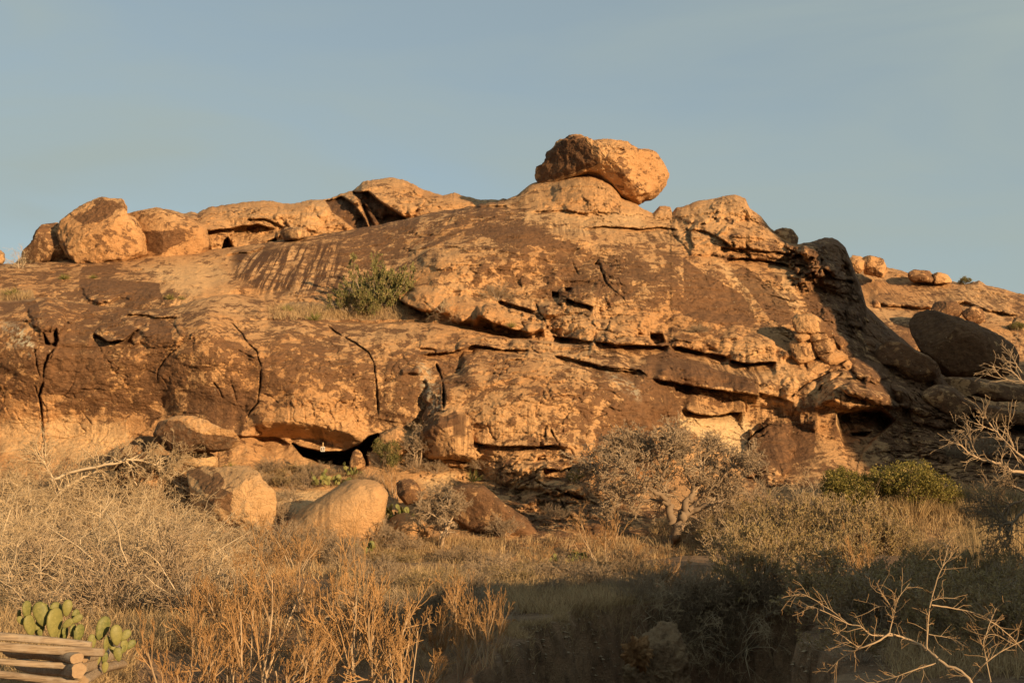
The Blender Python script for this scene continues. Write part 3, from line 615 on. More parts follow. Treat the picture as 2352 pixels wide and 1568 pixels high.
# ------------------------------------------------------------------ boulders
def boulder(name, label, outline, Y, thick, varn=.4, seed=1, front=None, nt_=110, npf=50, amp=.5, pw=.75, streak=0, pale=0, soil=0, lichen=0, dark=None, cat="boulder", group=None, back=None, side=None, crk=(), facets=8):
    o = np.array(outline, float)
    c = o.mean(0) * .4 + .6 * np.array([(o[:, 0].min() + o[:, 0].max()) / 2, (o[:, 1].min() + o[:, 1].max()) / 2])
    th = np.linspace(-math.pi, math.pi, nt_, endpoint=False)
    d = o - c; dense = []
    for a, b in zip(d, np.roll(d, -1, 0)): dense += [a + (b - a) * k / 12 for k in range(12)]
    dense = np.array(dense); da = np.arctan2(dense[:, 1], dense[:, 0]); dr = np.hypot(*dense.T); s = np.argsort(da)
    r = np.interp(th, np.concatenate([da[s] - 2 * math.pi, da[s], da[s] + 2 * math.pi]), np.tile(dr[s], 3))
    k = np.ones(5) / 5; r = .5 * r + .5 * np.convolve(np.concatenate([r[-2:], r, r[:2]]), k, 'valid')
    ph = np.linspace(-math.pi / 2, math.pi / 2, npf)[:, None]
    rr = np.cos(ph) ** pw * r[None]; dep = np.sign(np.sin(ph)) * np.abs(np.sin(ph)) ** .85
    fr = np.array(front, float) if front is not None else c
    cx = c[0] + (fr[0] - c[0]) * np.clip(-np.sin(ph), 0, 1) ** 1.5; cy = c[1] + (fr[1] - c[1]) * np.clip(-np.sin(ph), 0, 1) ** 1.5
    px, py = cx + rr * np.cos(th), cy + rr * np.sin(th)
    Yd = Y + np.where(dep < 0, dep * thick, dep * (back or thick)) + 0 * px
    f = Field(px, py, Yd.copy())
    for pts, w, dd in crk: f.crack(pts, w, dd)
    P = proj(px, py, f.D); C = proj(c[0], c[1], Y)
    N = P - C; N /= np.linalg.norm(N, axis=-1, keepdims=True) + 1e-6
    size = (np.ptp(o[:, 0]) + np.ptp(o[:, 1])) / 2 * Y / F
    am = amp * min(1, max(size, .9) / 3)
    dsp = am * (.7 * fbm(P, size * .45, 3, seed) + .42 * fbm(P, size * .16, 4, seed + 3)) + .4 * am * rough_rock(P * (2.2 / max(size, .8)), .8, seed)
    dsp = dsp * (.35 + .65 * np.clip(np.abs(np.sin(ph)), 0, 1))
    P = P + N * dsp[..., None]
    rq = np.random.default_rng(seed + 900); facets += 4 if size < 2.6 and facets else 0
    for q in range(facets):
        nn = unit(np.array([rq.normal() * .55, -abs(rq.normal()) * .5 - .6, rq.normal() * .5 + .15])); pr = (P - C) @ nn
        h = np.quantile(pr, rq.uniform(.82 if size < 2.6 else .86, .97)); dd = np.clip(pr - h, 0, None); P = P - nn * (dd * .88)[..., None]
    P = P + N * (.22 * am * fbm(P, size * .07, 4, seed + 7, .6))[..., None]
    one = np.ones(px.shape)
    va = one * varn
    if dark: va = np.maximum(va, 1.1 * f.mask(dark, 6))
    att = dict(varn=va, streak=one * streak, pale=one * pale, lichen=one * lichen, soil=one * soil)
    if side: att["streak"] = np.maximum(att["streak"], .9 * f.mask(side, 6))
    loc = np.array([C[0], C[1], P[..., 2].min()])
    ob = mk(name, (P - loc).reshape(-1, 3), [gridfaces(npf, nt_, True)], ROCK, attrs=att, loc=loc)
    return tag(ob, label, cat, group)
BR = lambda *p: [(1215.2 + .15 * x, 294 + .15 * y) for x, y in p]
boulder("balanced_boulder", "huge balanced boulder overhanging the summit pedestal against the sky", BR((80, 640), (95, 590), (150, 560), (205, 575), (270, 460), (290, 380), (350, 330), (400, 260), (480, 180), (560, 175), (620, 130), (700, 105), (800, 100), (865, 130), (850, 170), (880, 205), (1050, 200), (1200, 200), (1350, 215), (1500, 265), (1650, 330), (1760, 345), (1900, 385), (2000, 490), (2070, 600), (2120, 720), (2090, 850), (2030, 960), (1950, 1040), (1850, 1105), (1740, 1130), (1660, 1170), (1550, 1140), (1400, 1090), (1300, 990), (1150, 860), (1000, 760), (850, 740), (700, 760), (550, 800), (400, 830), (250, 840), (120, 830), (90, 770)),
        97.2, 4.2, .34, 4, front=BR((1180, 500))[0], nt_=300, npf=140, facets=3, amp=1.1, dark=BR((80, 560), (330, 320), (620, 130), (860, 150), (880, 300), (900, 480), (960, 620), (600, 700), (100, 840)), side=BR((200, 500), (600, 140), (860, 200), (900, 600), (500, 700)),  # dark: left face's shade, turned from the sun, put into its varnish colour
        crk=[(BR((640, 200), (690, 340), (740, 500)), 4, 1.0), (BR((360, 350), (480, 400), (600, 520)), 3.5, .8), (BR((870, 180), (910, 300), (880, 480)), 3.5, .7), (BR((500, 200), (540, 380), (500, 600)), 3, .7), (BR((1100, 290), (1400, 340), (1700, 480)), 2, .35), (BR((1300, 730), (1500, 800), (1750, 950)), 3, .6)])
LB = [("rounded_boulder", "large rounded boulder at the high end of the ridge, shading a smaller one", R1((395, 400), (420, 350), (500, 280), (600, 225), (700, 190), (845, 195), (872, 250), (872, 310), (925, 330), (990, 440), (1010, 570), (860, 650), (620, 670), (540, 650), (470, 600), (425, 520), (398, 440)), 93.5, 3.6, .38, 5, dict(nt_=180, npf=90, amp=.9, pw=.55, facets=9, front=R1((700, 420))[0], dark=R1((480, 300), (700, 195), (830, 210), (700, 280), (520, 340)))),
      ("leaning_boulder", "brown boulder half in shade, leaning beside the large rounded boulder", R1((150, 575), (220, 510), (250, 420), (300, 370), (400, 358), (440, 400), (520, 520), (560, 640), (300, 700), (180, 665)), 95.5, 3.0, .62, 6, dict(front=R1((300, 480))[0])),
      ("flat_boulder", "blocky ridge boulder with flaking dark underside beside the large rounded boulder", R1((790, 360), (880, 300), (980, 272), (1090, 248), (1140, 275), (1290, 315), (1420, 380), (1450, 520), (1380, 600), (1220, 640), (1000, 660), (880, 640), (800, 500)), 95.0, 3.0, .42, 7, dict(nt_=140, npf=60, dark=R1((930, 420), (1270, 400), (1280, 500), (1100, 590), (930, 560)))),
      ("boulder", "boulder cut off by the picture edge at the end of the skyline", R1((-60, 545), (0, 545), (30, 570), (35, 620), (15, 650), (-60, 660)), 95, 1.5, .4, 8, {}),
      ("perched_boulder", "perched boulder with dark striped underside at the foot of the cliff", R4((1045, 780), (1100, 710), (1200, 670), (1290, 665), (1400, 700), (1500, 755), (1640, 810), (1660, 850), (1580, 890), (1480, 910), (1330, 900), (1240, 945), (1150, 900), (1080, 840)), 67.6, 1.9, .28, 9, dict(nt_=170, npf=80, facets=5, front=R4((1420, 760))[0], dark=R4((1040, 790), (1120, 700), (1230, 690), (1300, 760), (1440, 800), (1640, 840), (1500, 930), (1240, 960), (1060, 860)), side=R4((1060, 790), (1240, 760), (1480, 880), (1240, 940), (1080, 850)), lichen=.1)),
      ("boulder", "brown sloping boulder propping the perched boulder", R4((690, 990), (760, 930), (860, 870), (960, 848), (1030, 900), (1065, 975), (950, 1030), (750, 1040)), 69.3, 1.6, .75, 10, {}),
      ("boulder", "grey boulder in shade behind the perched boulder", R4((850, 850), (960, 795), (1070, 800), (1100, 880), (960, 900)), 72.2, 1.2, .9, 11, dict(nt_=60, npf=30)),
      ("pale_boulder", "smooth pale boulder under the perched boulder's overhang", R4((1190, 970), (1300, 912), (1440, 905), (1505, 950), (1490, 1015), (1330, 1020)), 69.2, 1.3, -.2, 12, dict(nt_=70, npf=36, pale=.5)),
      ("blocky_boulder", "big blocky tan boulder with dark varnish blots rising out of the thicket", R4((1270, 1030), (1400, 1005), (1520, 1020), (1650, 1000), (1740, 1012), (1785, 1100), (1860, 1170), (1880, 1260), (1872, 1380), (1800, 1500), (1500, 1430), (1390, 1395), (1340, 1290), (1300, 1150)), 64.4, 2.4, .22, 13, dict(nt_=170, npf=80, pw=.55, amp=.5, pale=.4, facets=3, front=R4((1700, 1230))[0], crk=[(R4((1330, 1150), (1345, 1280), (1400, 1390)), 5, .8)], dark=R4((1270, 1010), (1480, 1010), (1500, 1060), (1470, 1110), (1560, 1170), (1600, 1190), (1590, 1300), (1440, 1260), (1420, 1180), (1330, 1140)))),
      ("broken_boulder", "dark broken boulder behind the thicket, touching the blocky tan boulder", R4((690, 1100), (900, 1000), (1250, 995), (1320, 1120), (1340, 1290), (1190, 1310), (950, 1230), (750, 1180)), 68.0, 2.0, .66, 14, dict(nt_=150, npf=70, amp=1.7, facets=12)),
      ("smooth_boulder", "smooth tan whaleback boulder with cactus growing against it", [(622, 1235), (660, 1198), (700, 1165), (753, 1130), (796, 1104), (826, 1100), (862, 1104), (885, 1135), (880, 1190), (866, 1240), (840, 1290), (753, 1300), (650, 1280)], 62.8, 2.6, -.15, 15, dict(nt_=130, npf=60, amp=.3, facets=0, pale=.12, front=(815, 1175))),
      ("dark_boulder", "dark brown sloping boulder with a pale patch near the small tree", [(1020, 1122), (1069, 1111), (1113, 1117), (1153, 1150), (1206, 1186), (1246, 1225), (1258, 1250), (1153, 1248), (1080, 1235), (1040, 1190)], 63.6, 2.0, .7, 16, dict(nt_=130, npf=60, amp=.4)),
      ("boulder", "low tan boulder between the prickly pear and the small tree", [(890, 1195), (910, 1180), (935, 1177), (969, 1202), (990, 1230), (990, 1262), (919, 1255)], 61.5, 1.3, .1, 17, dict(nt_=70, npf=36)),
      ("boulder", "dark rounded boulder behind the bare shrub beside the whaleback boulder", [(910, 1108), (933, 1096), (953, 1104), (967, 1126), (964, 1150), (933, 1160), (914, 1138)], 65.0, .9, .62, 18, dict(nt_=70, npf=36)),
      ("leaning_boulder", "tall leaning boulder beside the cave, casting shade on the cliff", R5((790, 880), (850, 730), (930, 640), (1080, 602), (1150, 640), (1185, 720), (1205, 850), (1235, 970), (1100, 965), (900, 950)), 70.4, 2.2, .35, 19, dict(nt_=140, npf=70, front=R5((1050, 800))[0], dark=R5((850, 740), (1080, 620), (1130, 700), (960, 760), (900, 880)), side=R5((1050, 640), (1160, 650), (1180, 800), (1080, 800)))),
      ("boulder", "tan boulder between the cave mouth and the tall leaning boulder", R5((535, 870), (560, 790), (690, 722), (785, 790), (795, 880), (700, 950), (560, 950)), 71.2, 1.3, .1, 20, {}),
      ("boulder", "small cone-shaped rock standing in the cave mouth", [(803, 1060), (810, 1038), (820, 1030), (831, 1040), (841, 1068), (820, 1078), (803, 1075)], 70.6, .6, .5, 21, dict(nt_=50, npf=26)),
      ("boulder", "long pale slab lying along the ledge at the cliff foot", R5((1240, 960), (1310, 905), (1400, 895), (1500, 920), (1540, 975), (1400, 985)), 70.6, .9, .0, 22, dict(nt_=60, npf=30, pale=.5)),
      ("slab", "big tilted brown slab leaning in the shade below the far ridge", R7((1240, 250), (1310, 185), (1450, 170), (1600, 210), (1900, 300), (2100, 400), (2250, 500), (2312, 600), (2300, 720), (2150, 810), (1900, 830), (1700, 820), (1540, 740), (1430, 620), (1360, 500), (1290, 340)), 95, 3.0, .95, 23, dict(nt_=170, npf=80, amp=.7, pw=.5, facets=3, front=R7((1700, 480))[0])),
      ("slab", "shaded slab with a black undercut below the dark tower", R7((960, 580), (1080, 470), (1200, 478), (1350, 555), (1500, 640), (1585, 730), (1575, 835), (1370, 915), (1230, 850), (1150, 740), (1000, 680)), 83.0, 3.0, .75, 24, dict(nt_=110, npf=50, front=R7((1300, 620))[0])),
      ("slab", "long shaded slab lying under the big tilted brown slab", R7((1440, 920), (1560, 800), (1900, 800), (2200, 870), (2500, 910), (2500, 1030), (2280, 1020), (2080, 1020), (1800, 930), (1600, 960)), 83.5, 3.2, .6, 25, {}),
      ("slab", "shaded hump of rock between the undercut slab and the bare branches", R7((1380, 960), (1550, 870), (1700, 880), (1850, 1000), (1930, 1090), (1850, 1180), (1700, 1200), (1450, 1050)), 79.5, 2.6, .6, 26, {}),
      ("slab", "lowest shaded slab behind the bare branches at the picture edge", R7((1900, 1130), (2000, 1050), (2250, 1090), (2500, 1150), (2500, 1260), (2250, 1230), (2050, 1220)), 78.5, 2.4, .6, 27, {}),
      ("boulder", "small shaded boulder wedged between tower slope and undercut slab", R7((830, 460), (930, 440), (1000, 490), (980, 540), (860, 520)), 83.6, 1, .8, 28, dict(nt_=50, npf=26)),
      ("boulder", "small boulder on the skyline next to the dark tower", R3((625, 415), (690, 391), (755, 403), (798, 460), (792, 515), (740, 570), (640, 520)), 91.5, 1.2, .55, 29, dict(nt_=60, npf=30)),
      ("boulder", "round boulder balanced on the far ridge against the sky", R3((1158, 600), (1180, 578), (1220, 580), (1250, 610), (1245, 650), (1210, 668), (1175, 650)), 131, 1.3, .4, 30, dict(nt_=60, npf=30)),
      ("boulder", "long boulder next to the round one on the far ridge", R3((1240, 600), (1290, 582), (1370, 605), (1400, 660), (1380, 690), (1260, 675)), 131.5, 1.8, .5, 31, dict(nt_=60, npf=30)),
      ("boulder", "flat twin-topped boulder midway along the far ridge skyline", R3((1560, 700), (1600, 682), (1700, 690), (1728, 720), (1720, 745), (1580, 738)), 132, 1.5, .6, 32, dict(nt_=50, npf=26)),
      ("boulder", "tan boulder on the far ridge skyline just before its bush", R3((1728, 715), (1760, 700), (1820, 715), (1850, 750), (1740, 755)), 132, 1.4, .3, 33, dict(nt_=50, npf=26)),
      ("boulder", "dark rough boulder on the terrace below the far ridge", R3((1720, 950), (1780, 900), (1880, 905), (1920, 960), (1860, 1000), (1760, 990)), 119, 1.6, .8, 34, dict(nt_=60, npf=30, amp=.8)),
      ("boulder", "dark rough boulder on the terrace, nearest the terrace bush", R3((1930, 980), (2000, 930), (2080, 960), (2090, 1010), (1990, 1020)), 118.5, 1.6, .75, 35, dict(nt_=60, npf=30, amp=.8)),
      ("boulder", "little upright rock standing below the far ridge wall", R3((1300, 900), (1325, 882), (1360, 910), (1368, 945), (1310, 945)), 118, .7, .5, 36, dict(nt_=40, npf=22)),
      ("boulder", "small flat boulder on the ridge below the striped overhang", R1((1925, 420), (2000, 392), (2110, 400), (2135, 450), (2060, 475), (1950, 480)), 94.5, 1.2, .5, 37, dict(nt_=50, npf=26)),
      ("boulder", "pale pointed stone on the face beside the dark hole", R6((1100, 170), (1130, 130), (1160, 180), (1140, 190)), 80.6, .5, .0, 38, dict(nt_=36, npf=20)),
      ("outcrop", "rough outcrop in the arroyo at the shaded end of the dirt bank", [(1436, 1530), (1446, 1500), (1474, 1470), (1492, 1442), (1522, 1428), (1556, 1448), (1580, 1510), (1576, 1640), (1520, 1680), (1450, 1660), (1446, 1560)], 27.2, 1.0, .6, 39, dict(nt_=150, npf=70, amp=1.5, pw=.6, soil=.95, facets=14)),
      ("rough_stone", "pale knobbly stone set in the front of the arroyo outcrop", [(1436, 1500), (1440, 1480), (1462, 1466), (1480, 1476), (1488, 1500), (1478, 1524), (1452, 1524)], 26.2, .3, .1, 41, dict(nt_=90, npf=46, amp=3.2, facets=10)),
      ("stone", "pale flat stone lying alone on the shaded arroyo slope", [(1834, 1514), (1840, 1507), (1850, 1506), (1854, 1512), (1848, 1519), (1838, 1519)], 26, .1, -.3, 40, dict(nt_=30, npf=16, pale=1, cat="stone"))]
def swell(ol, kx, ky, down):
    a = np.array(ol, float); m = a.mean(0); d = (a - m) * [kx, ky]; d[:, 1] = np.where(d[:, 1] > 0, d[:, 1] * down, d[:, 1]); return d + m
for nm, lab, ol, Y, thk, va, sd, kw in LB:
    if 30 <= sd <= 35: ol = swell(ol, 1.15, 1.0, 1.9); kw = dict(kw, pw=.5, nt_=70, npf=36, amp=.9)
    boulder(nm, lab, ol, Y, thk, va, sd, **kw)
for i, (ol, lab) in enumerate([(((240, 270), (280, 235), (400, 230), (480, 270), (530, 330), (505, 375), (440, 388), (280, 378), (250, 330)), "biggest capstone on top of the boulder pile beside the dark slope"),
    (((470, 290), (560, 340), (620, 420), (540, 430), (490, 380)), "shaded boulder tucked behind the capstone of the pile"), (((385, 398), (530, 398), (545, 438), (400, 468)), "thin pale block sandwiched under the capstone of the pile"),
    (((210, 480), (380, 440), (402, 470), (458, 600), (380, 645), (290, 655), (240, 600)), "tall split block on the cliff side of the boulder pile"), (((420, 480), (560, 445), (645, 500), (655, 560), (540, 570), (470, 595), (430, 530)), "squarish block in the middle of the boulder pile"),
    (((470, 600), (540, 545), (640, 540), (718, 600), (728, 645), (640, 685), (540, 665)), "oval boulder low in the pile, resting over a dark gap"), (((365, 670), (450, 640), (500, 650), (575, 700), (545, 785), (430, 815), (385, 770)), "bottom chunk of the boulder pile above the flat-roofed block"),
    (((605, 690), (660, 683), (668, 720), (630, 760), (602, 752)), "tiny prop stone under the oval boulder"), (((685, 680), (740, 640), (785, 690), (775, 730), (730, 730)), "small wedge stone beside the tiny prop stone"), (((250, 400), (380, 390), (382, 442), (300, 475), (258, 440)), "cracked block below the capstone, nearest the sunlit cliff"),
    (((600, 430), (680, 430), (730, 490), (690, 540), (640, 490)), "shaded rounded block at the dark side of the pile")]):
    boulder("piled_boulder", lab, swell(R7(*ol), 1.14, 1.12, 1.1), 77.5 + (.5 if i in (1, 10) else 0), 1.1, .40 if i not in (1, 10) else .7, 50 + i, nt_=90, npf=46, pw=.42, amp=.75, group="boulders piled in the gully")  # the two shaded blocks carry their shade as darker varnish

# ------------------------------------------------------------------ plants: growing branches level by level
def unit(v): return v / (np.linalg.norm(v, axis=-1, keepdims=True) + 1e-9)
def tubes(P, R, K, out, tip):
    """Tapered tubes along paths P (n, m, 3) with radii R (n, m)."""
    n, m, _ = P.shape
    if n == 0: return
    t = unit(P[:, -1] - P[:, 0]); a = np.where(np.abs(t[:, 2:3]) < .8, [[0, 0, 1.]], [[1., 0, 0]])
    u = unit(np.cross(t, a)); v = np.cross(t, u)
    th = np.arange(K) / K * 2 * math.pi
    ring = u[:, None, None] * np.cos(th)[None, None, :, None] + v[:, None, None] * np.sin(th)[None, None, :, None]
    V = P[:, :, None] + ring * R[:, :, None, None]
    base = out["n"]; idx = base + np.arange(n * m * K).reshape(n, m, K); j = np.roll(idx, -1, 2)
    out["f"].append(np.stack([idx[:, :-1], j[:, :-1], j[:, 1:], idx[:, 1:]], -1).reshape(-1, 4))
    out["v"].append(V.reshape(-1, 3)); out["n"] += n * m * K
    out["tip"].append(np.repeat(np.broadcast_to(tip, (n, m)).ravel(), K))
    out["rnd"].append(np.repeat(out["rg"].random(n), m * K))
def newout(seed): return dict(v=[], f=[], tip=[], rnd=[], n=0, rg=np.random.default_rng(seed))
def kids(rg, P, R, n, ang, lo=.3, hi=1.0, skip_tip=False):
    """Starting points, directions and radii of n side branches on each path."""
    nb, m, _ = P.shape
    t = rg.uniform(lo, hi, (nb, n)) * (m - 1); i = np.minimum(t.astype(int), m - 2); fr = (t - i)[..., None]
    b = np.arange(nb)[:, None]
    p = P[b, i] * (1 - fr) + P[b, i + 1] * fr; d = unit(P[b, i + 1] - P[b, i]); r = R[b, i] * (1 - fr[..., 0]) + R[b, i + 1] * fr[..., 0]
    a = rg.uniform(*ang, (nb, n, 1)); q = unit(np.cross(d, unit(rg.normal(size=d.shape))))
    return p.reshape(-1, 3), unit(d * np.cos(a) + q * np.sin(a)).reshape(-1, 3), r.reshape(-1), (t / (m - 1)).reshape(-1)
def path(rg, p, d, Ls, seg, wob, grav):
    pts = [p]
    for k in range(seg):
        d = unit(d + wob * rg.normal(size=d.shape) + np.array([0, 0, grav]))
        p = p + d * (Ls / seg)[:, None]; pts.append(p)
    return np.stack(pts, 1)
def grow(out, p, d, Ls, r, levels, K0=5, twig=.0035):
    """levels: dicts with seg, wob, grav, taper and for the children n, ang, len, rad."""
    rg = out["rg"]; ends = None
    for k, lv in enumerate(levels):
        P = path(rg, p, d, Ls, lv["seg"], lv["wob"], lv["grav"])
        R = r[:, None] * np.linspace(1, lv.get("taper", .35), lv["seg"] + 1)[None]
        R = np.maximum(R, twig)
        tubes(P, R, K0 if k == 0 else (4 if k == 1 and K0 > 4 else 3), out, np.linspace(lv.get("t0", 0), lv.get("t1", 1), lv["seg"] + 1)[None])
        ends = P
        if "n" in lv:
            p, d, rr, t = kids(rg, P, R, lv["n"], lv["ang"], lv.get("lo", .3), lv.get("hi", 1))
            Ls = np.repeat(Ls, lv["n"]) * lv["len"] * rg.uniform(.55, 1.25, len(p)) * (1.15 - .45 * t); r = np.minimum(rr * lv["rad"], rr)
    return ends
def finish(out, name, mat, parent=None):
    return mk(name, np.concatenate(out["v"]), out["f"], mat, parent, dict(tip=np.concatenate(out["tip"]), rnd=np.concatenate(out["rnd"])))
def leaves(name, centres, dirs, rg, mat, ln=(.05, .1), wd=.4, parent=None, spread=.6):
    n = len(centres); d = unit(dirs + spread * rg.normal(size=(n, 3))); s = unit(np.cross(d, rg.normal(size=(n, 3))))
    l = rg.uniform(*ln, (n, 1)); w = l * wd
    V = np.stack([centres, centres + d * l * .5 + s * w * .5, centres + d * l, centres + d * l * .5 - s * w * .5], 1)
    return mk(name, V.reshape(-1, 3), [np.arange(n * 4).reshape(n, 4)], mat, parent, dict(rnd=np.repeat(rg.random(n), 4)), smooth=False)
def fan(rg, n, spread, p0=.15, up=1.0):
    a = rg.uniform(0, 2 * math.pi, n); tl = rg.uniform(0, 1, n) ** .6 * spread
    d = np.stack([np.sin(tl) * np.cos(a), np.sin(tl) * np.sin(a), np.cos(tl) * up], -1)
    p = np.stack([np.cos(a) * p0 * rg.random(n), np.sin(a) * p0 * rg.random(n), np.full(n, -.08)], -1)
    return p, unit(d)

# Prototypes are about one metre tall; each is placed the first time and copied after that
def proto_upright(seed, nst=7):           # orange, straight, V-branching
    o = newout(seed); rg = o["rg"]; p, d = fan(rg, nst, .62, .10)
    grow(o, p, d, rg.uniform(.55, .95, nst), rg.uniform(.009, .018, nst), [dict(seg=5, wob=.10, grav=.05, taper=.5, n=6, ang=(.3, .75), len=.55, rad=.62, lo=.3, t0=0, t1=.3), dict(seg=4, wob=.13, grav=.10, taper=.5, n=6, ang=(.3, .8), len=.46, rad=.7, lo=.15, t0=.5, t1=1),
        dict(seg=3, wob=.16, grav=.10, taper=.5, n=3, ang=(.3, .9), len=.42, rad=.8, t0=.9, t1=1), dict(seg=2, wob=.15, grav=.05, taper=.6, t0=1, t1=1)], 5, .0026)
    return finish(o, "twiggy_shrub", ORANGE_TWIG)
def proto_tangle(seed, nst=16):           # pale arching thorn brush
    o = newout(seed); rg = o["rg"]; p, d = fan(rg, nst, 1.15, .22)
    grow(o, p, d, rg.uniform(.7, 1.35, nst), rg.uniform(.008, .017, nst), [dict(seg=6, wob=.22, grav=-.06, taper=.4, n=6, ang=(.4, 1.2), len=.55, rad=.7, t0=0, t1=.4), dict(seg=5, wob=.25, grav=-.08, taper=.45, n=5, ang=(.4, 1.2), len=.45, rad=.7, t0=.3, t1=.8),
        dict(seg=3, wob=.3, grav=-.05, taper=.5, n=2, ang=(.5, 1.3), len=.5, rad=.8, t0=.7, t1=1), dict(seg=2, wob=.3, grav=0, taper=.6, t0=1, t1=1)], 4, .0027)
    return finish(o, "thorn_shrub", PALE_TWIG)
def proto_round(seed, nst=26, mat=GREY_TWIG):   # dense grey dome of fine twigs
    o = newout(seed); rg = o["rg"]; p, d = fan(rg, nst, 1.2, .15)
    grow(o, p, d, rg.uniform(.5, .85, nst), rg.uniform(.006, .010, nst), [dict(seg=4, wob=.15, grav=.04, taper=.5, n=8, ang=(.3, .9), len=.5, rad=.7, t0=0, t1=.4), dict(seg=3, wob=.2, grav=.03, taper=.5, n=7, ang=(.3, 1.0), len=.45, rad=.75, t0=.3, t1=.9),
        dict(seg=2, wob=.25, grav=.02, taper=.5, t0=.8, t1=1)], 4, .0042)
    return finish(o, "dry_shrub", mat)
def proto_sage(seed, nst=20, leaf=SAGE_LEAF, nl=7, ln=(.028, .058), stem=GREY_TWIG, name="sage_shrub", spread=1.0):
    o = newout(seed); rg = o["rg"]; p, d = fan(rg, nst, spread, .18)
    E = grow(o, p, d, rg.uniform(.55, .9, nst), rg.uniform(.006, .011, nst), [dict(seg=4, wob=.13, grav=.06, taper=.5, n=8, ang=(.25, .8), len=.5, rad=.7, t0=0, t1=.4), dict(seg=3, wob=.18, grav=.08, taper=.5, n=5, ang=(.25, .8), len=.5, rad=.75, t0=.3, t1=.9), dict(seg=2, wob=.2, grav=.06, taper=.5, t0=.8, t1=1)], 4, .0036)
    b = finish(o, name, stem)
    m = E.shape[1]; t = rg.uniform(.1, 1, (len(E), nl)) * (m - 1); i = np.minimum(t.astype(int), m - 2); f = (t - i)[..., None]; k = np.arange(len(E))[:, None]
    c = E[k, i] * (1 - f) + E[k, i + 1] * f; dd = unit(E[k, i + 1] - E[k, i])
    leaves("foliage", c.reshape(-1, 3), dd.reshape(-1, 3), rg, leaf, ln, .42, b)
    return b
def proto_dense(seed, leaf=OAK_LEAF, name="oak_shrub", n=17000, lobes=16, ln=(.025, .05)):
    """Evergreen dome: stems inside, leaf clusters spread through uneven lobes."""
    o = newout(seed); rg = o["rg"]; p, d = fan(rg, 14, 1.1, .2)
    E = grow(o, p, d, rg.uniform(.5, .8, 14), rg.uniform(.012, .02, 14), [dict(seg=4, wob=.18, grav=.03, taper=.5, n=6, ang=(.3, .9), len=.55, rad=.7, t0=0, t1=.5), dict(seg=3, wob=.2, grav=0, taper=.5, n=4, ang=(.3, 1), len=.5, rad=.7, t0=.5, t1=1), dict(seg=2, wob=.2, grav=0, taper=.5)], 4, .003)
    b = finish(o, name, DARK_TWIG)
    lc = [np.array([0, 0, .42])] + [np.array([rg.uniform(.2, .55) * math.cos(a), rg.uniform(.2, .55) * math.sin(a), rg.uniform(.22, .68)]) for a in rg.uniform(0, 6.28, lobes)]
    lr = [.36] + list(rg.uniform(.15, .29, lobes))
    w = np.array(lr) ** 2; pick = rg.choice(len(lc), n // 14, p=w / w.sum())
    q = unit(rg.normal(size=(len(pick), 3))); rad = rg.uniform(.55, 1.05, len(pick)) ** .5
    c = np.array(lc)[pick] + q * (np.array(lr)[pick] * rad)[:, None] * np.array([1, 1, .85])
    c = c[c[:, 2] > .02]; q = q[:len(c)]
    cc = np.repeat(c, 14, 0) + rg.normal(size=(len(c) * 14, 3)) * .032
    leaves("foliage", cc, np.repeat(unit(c - [0, 0, .3]), 14, 0), rg, leaf, ln, .55, b, .9)
    return b
def blades(n, rg, spread, L_, w, bend, base=.1, up0=0):
    a = rg.uniform(0, 6.283, n); tl = rg.uniform(0, 1, n) ** .7 * spread; r0 = base * np.sqrt(rg.random(n))
    d = np.stack([np.sin(tl) * np.cos(a), np.sin(tl) * np.sin(a), np.cos(tl)], -1); p = np.stack([r0 * np.cos(a), r0 * np.sin(a), 0 * a - .03], -1)
    l = rg.uniform(*L_, n)[:, None]; s = unit(np.cross(d, rg.normal(size=d.shape))) * w
    m = p + d * l * .55; e = m + unit(d + np.array([0, 0, -bend]) * rg.random((n, 1))) * l * .45
    V = np.stack([p - s, p + s, m + s * .7, m - s * .7, e], 1)
    i = np.arange(n)[:, None] * 5
    return V.reshape(-1, 3), [i + np.array([[0, 1, 2, 3]]), i + np.array([[3, 2, 4]])], np.repeat(rg.random(n), 5)
def proto_blades(seed, name, mat, n=70, spread=1.1, L_=(.5, 1.0), w=.02, bend=.5, base=.08):
    V, f, r = blades(n, np.random.default_rng(seed), spread, L_, w, bend, base)
    return mk(name, V, f, mat, None, dict(rnd=r), smooth=False)

PROTO, USED = {}, set()
MAKE = {"up": lambda s: proto_upright(100 + s), "tangle": lambda s: proto_tangle(200 + s), "round": lambda s: proto_round(300 + s), "darkround": lambda s: proto_round(330 + s, 22, DARK_TWIG),
        "sage": lambda s: proto_sage(400 + s), "oak": lambda s: proto_dense(500 + s), "juniper": lambda s: proto_sage(520 + s, 26, JUNIPER_LEAF, 13, (.035, .075), GREY_TWIG, "juniper_shrub", 1.25),
        "green": lambda s: proto_dense(540 + s, JUNIPER_LEAF, "green_shrub", 7000, 6, (.03, .06)), "yucca": lambda s: proto_blades(600 + s, "yucca_plant", YUCCA_LEAF, 90, 1.35, (.6, 1.0), .022, .25, .06),
        "reed": lambda s: proto_blades(620 + s, "reed_grass_plant", REED, 420, .5, (.5, 1.05), .007, .5, .32), "straw": lambda s: proto_blades(640 + s, "grass_tuft", STRAW, 260, .8, (.5, 1.05), .007, 1.0, .16)}
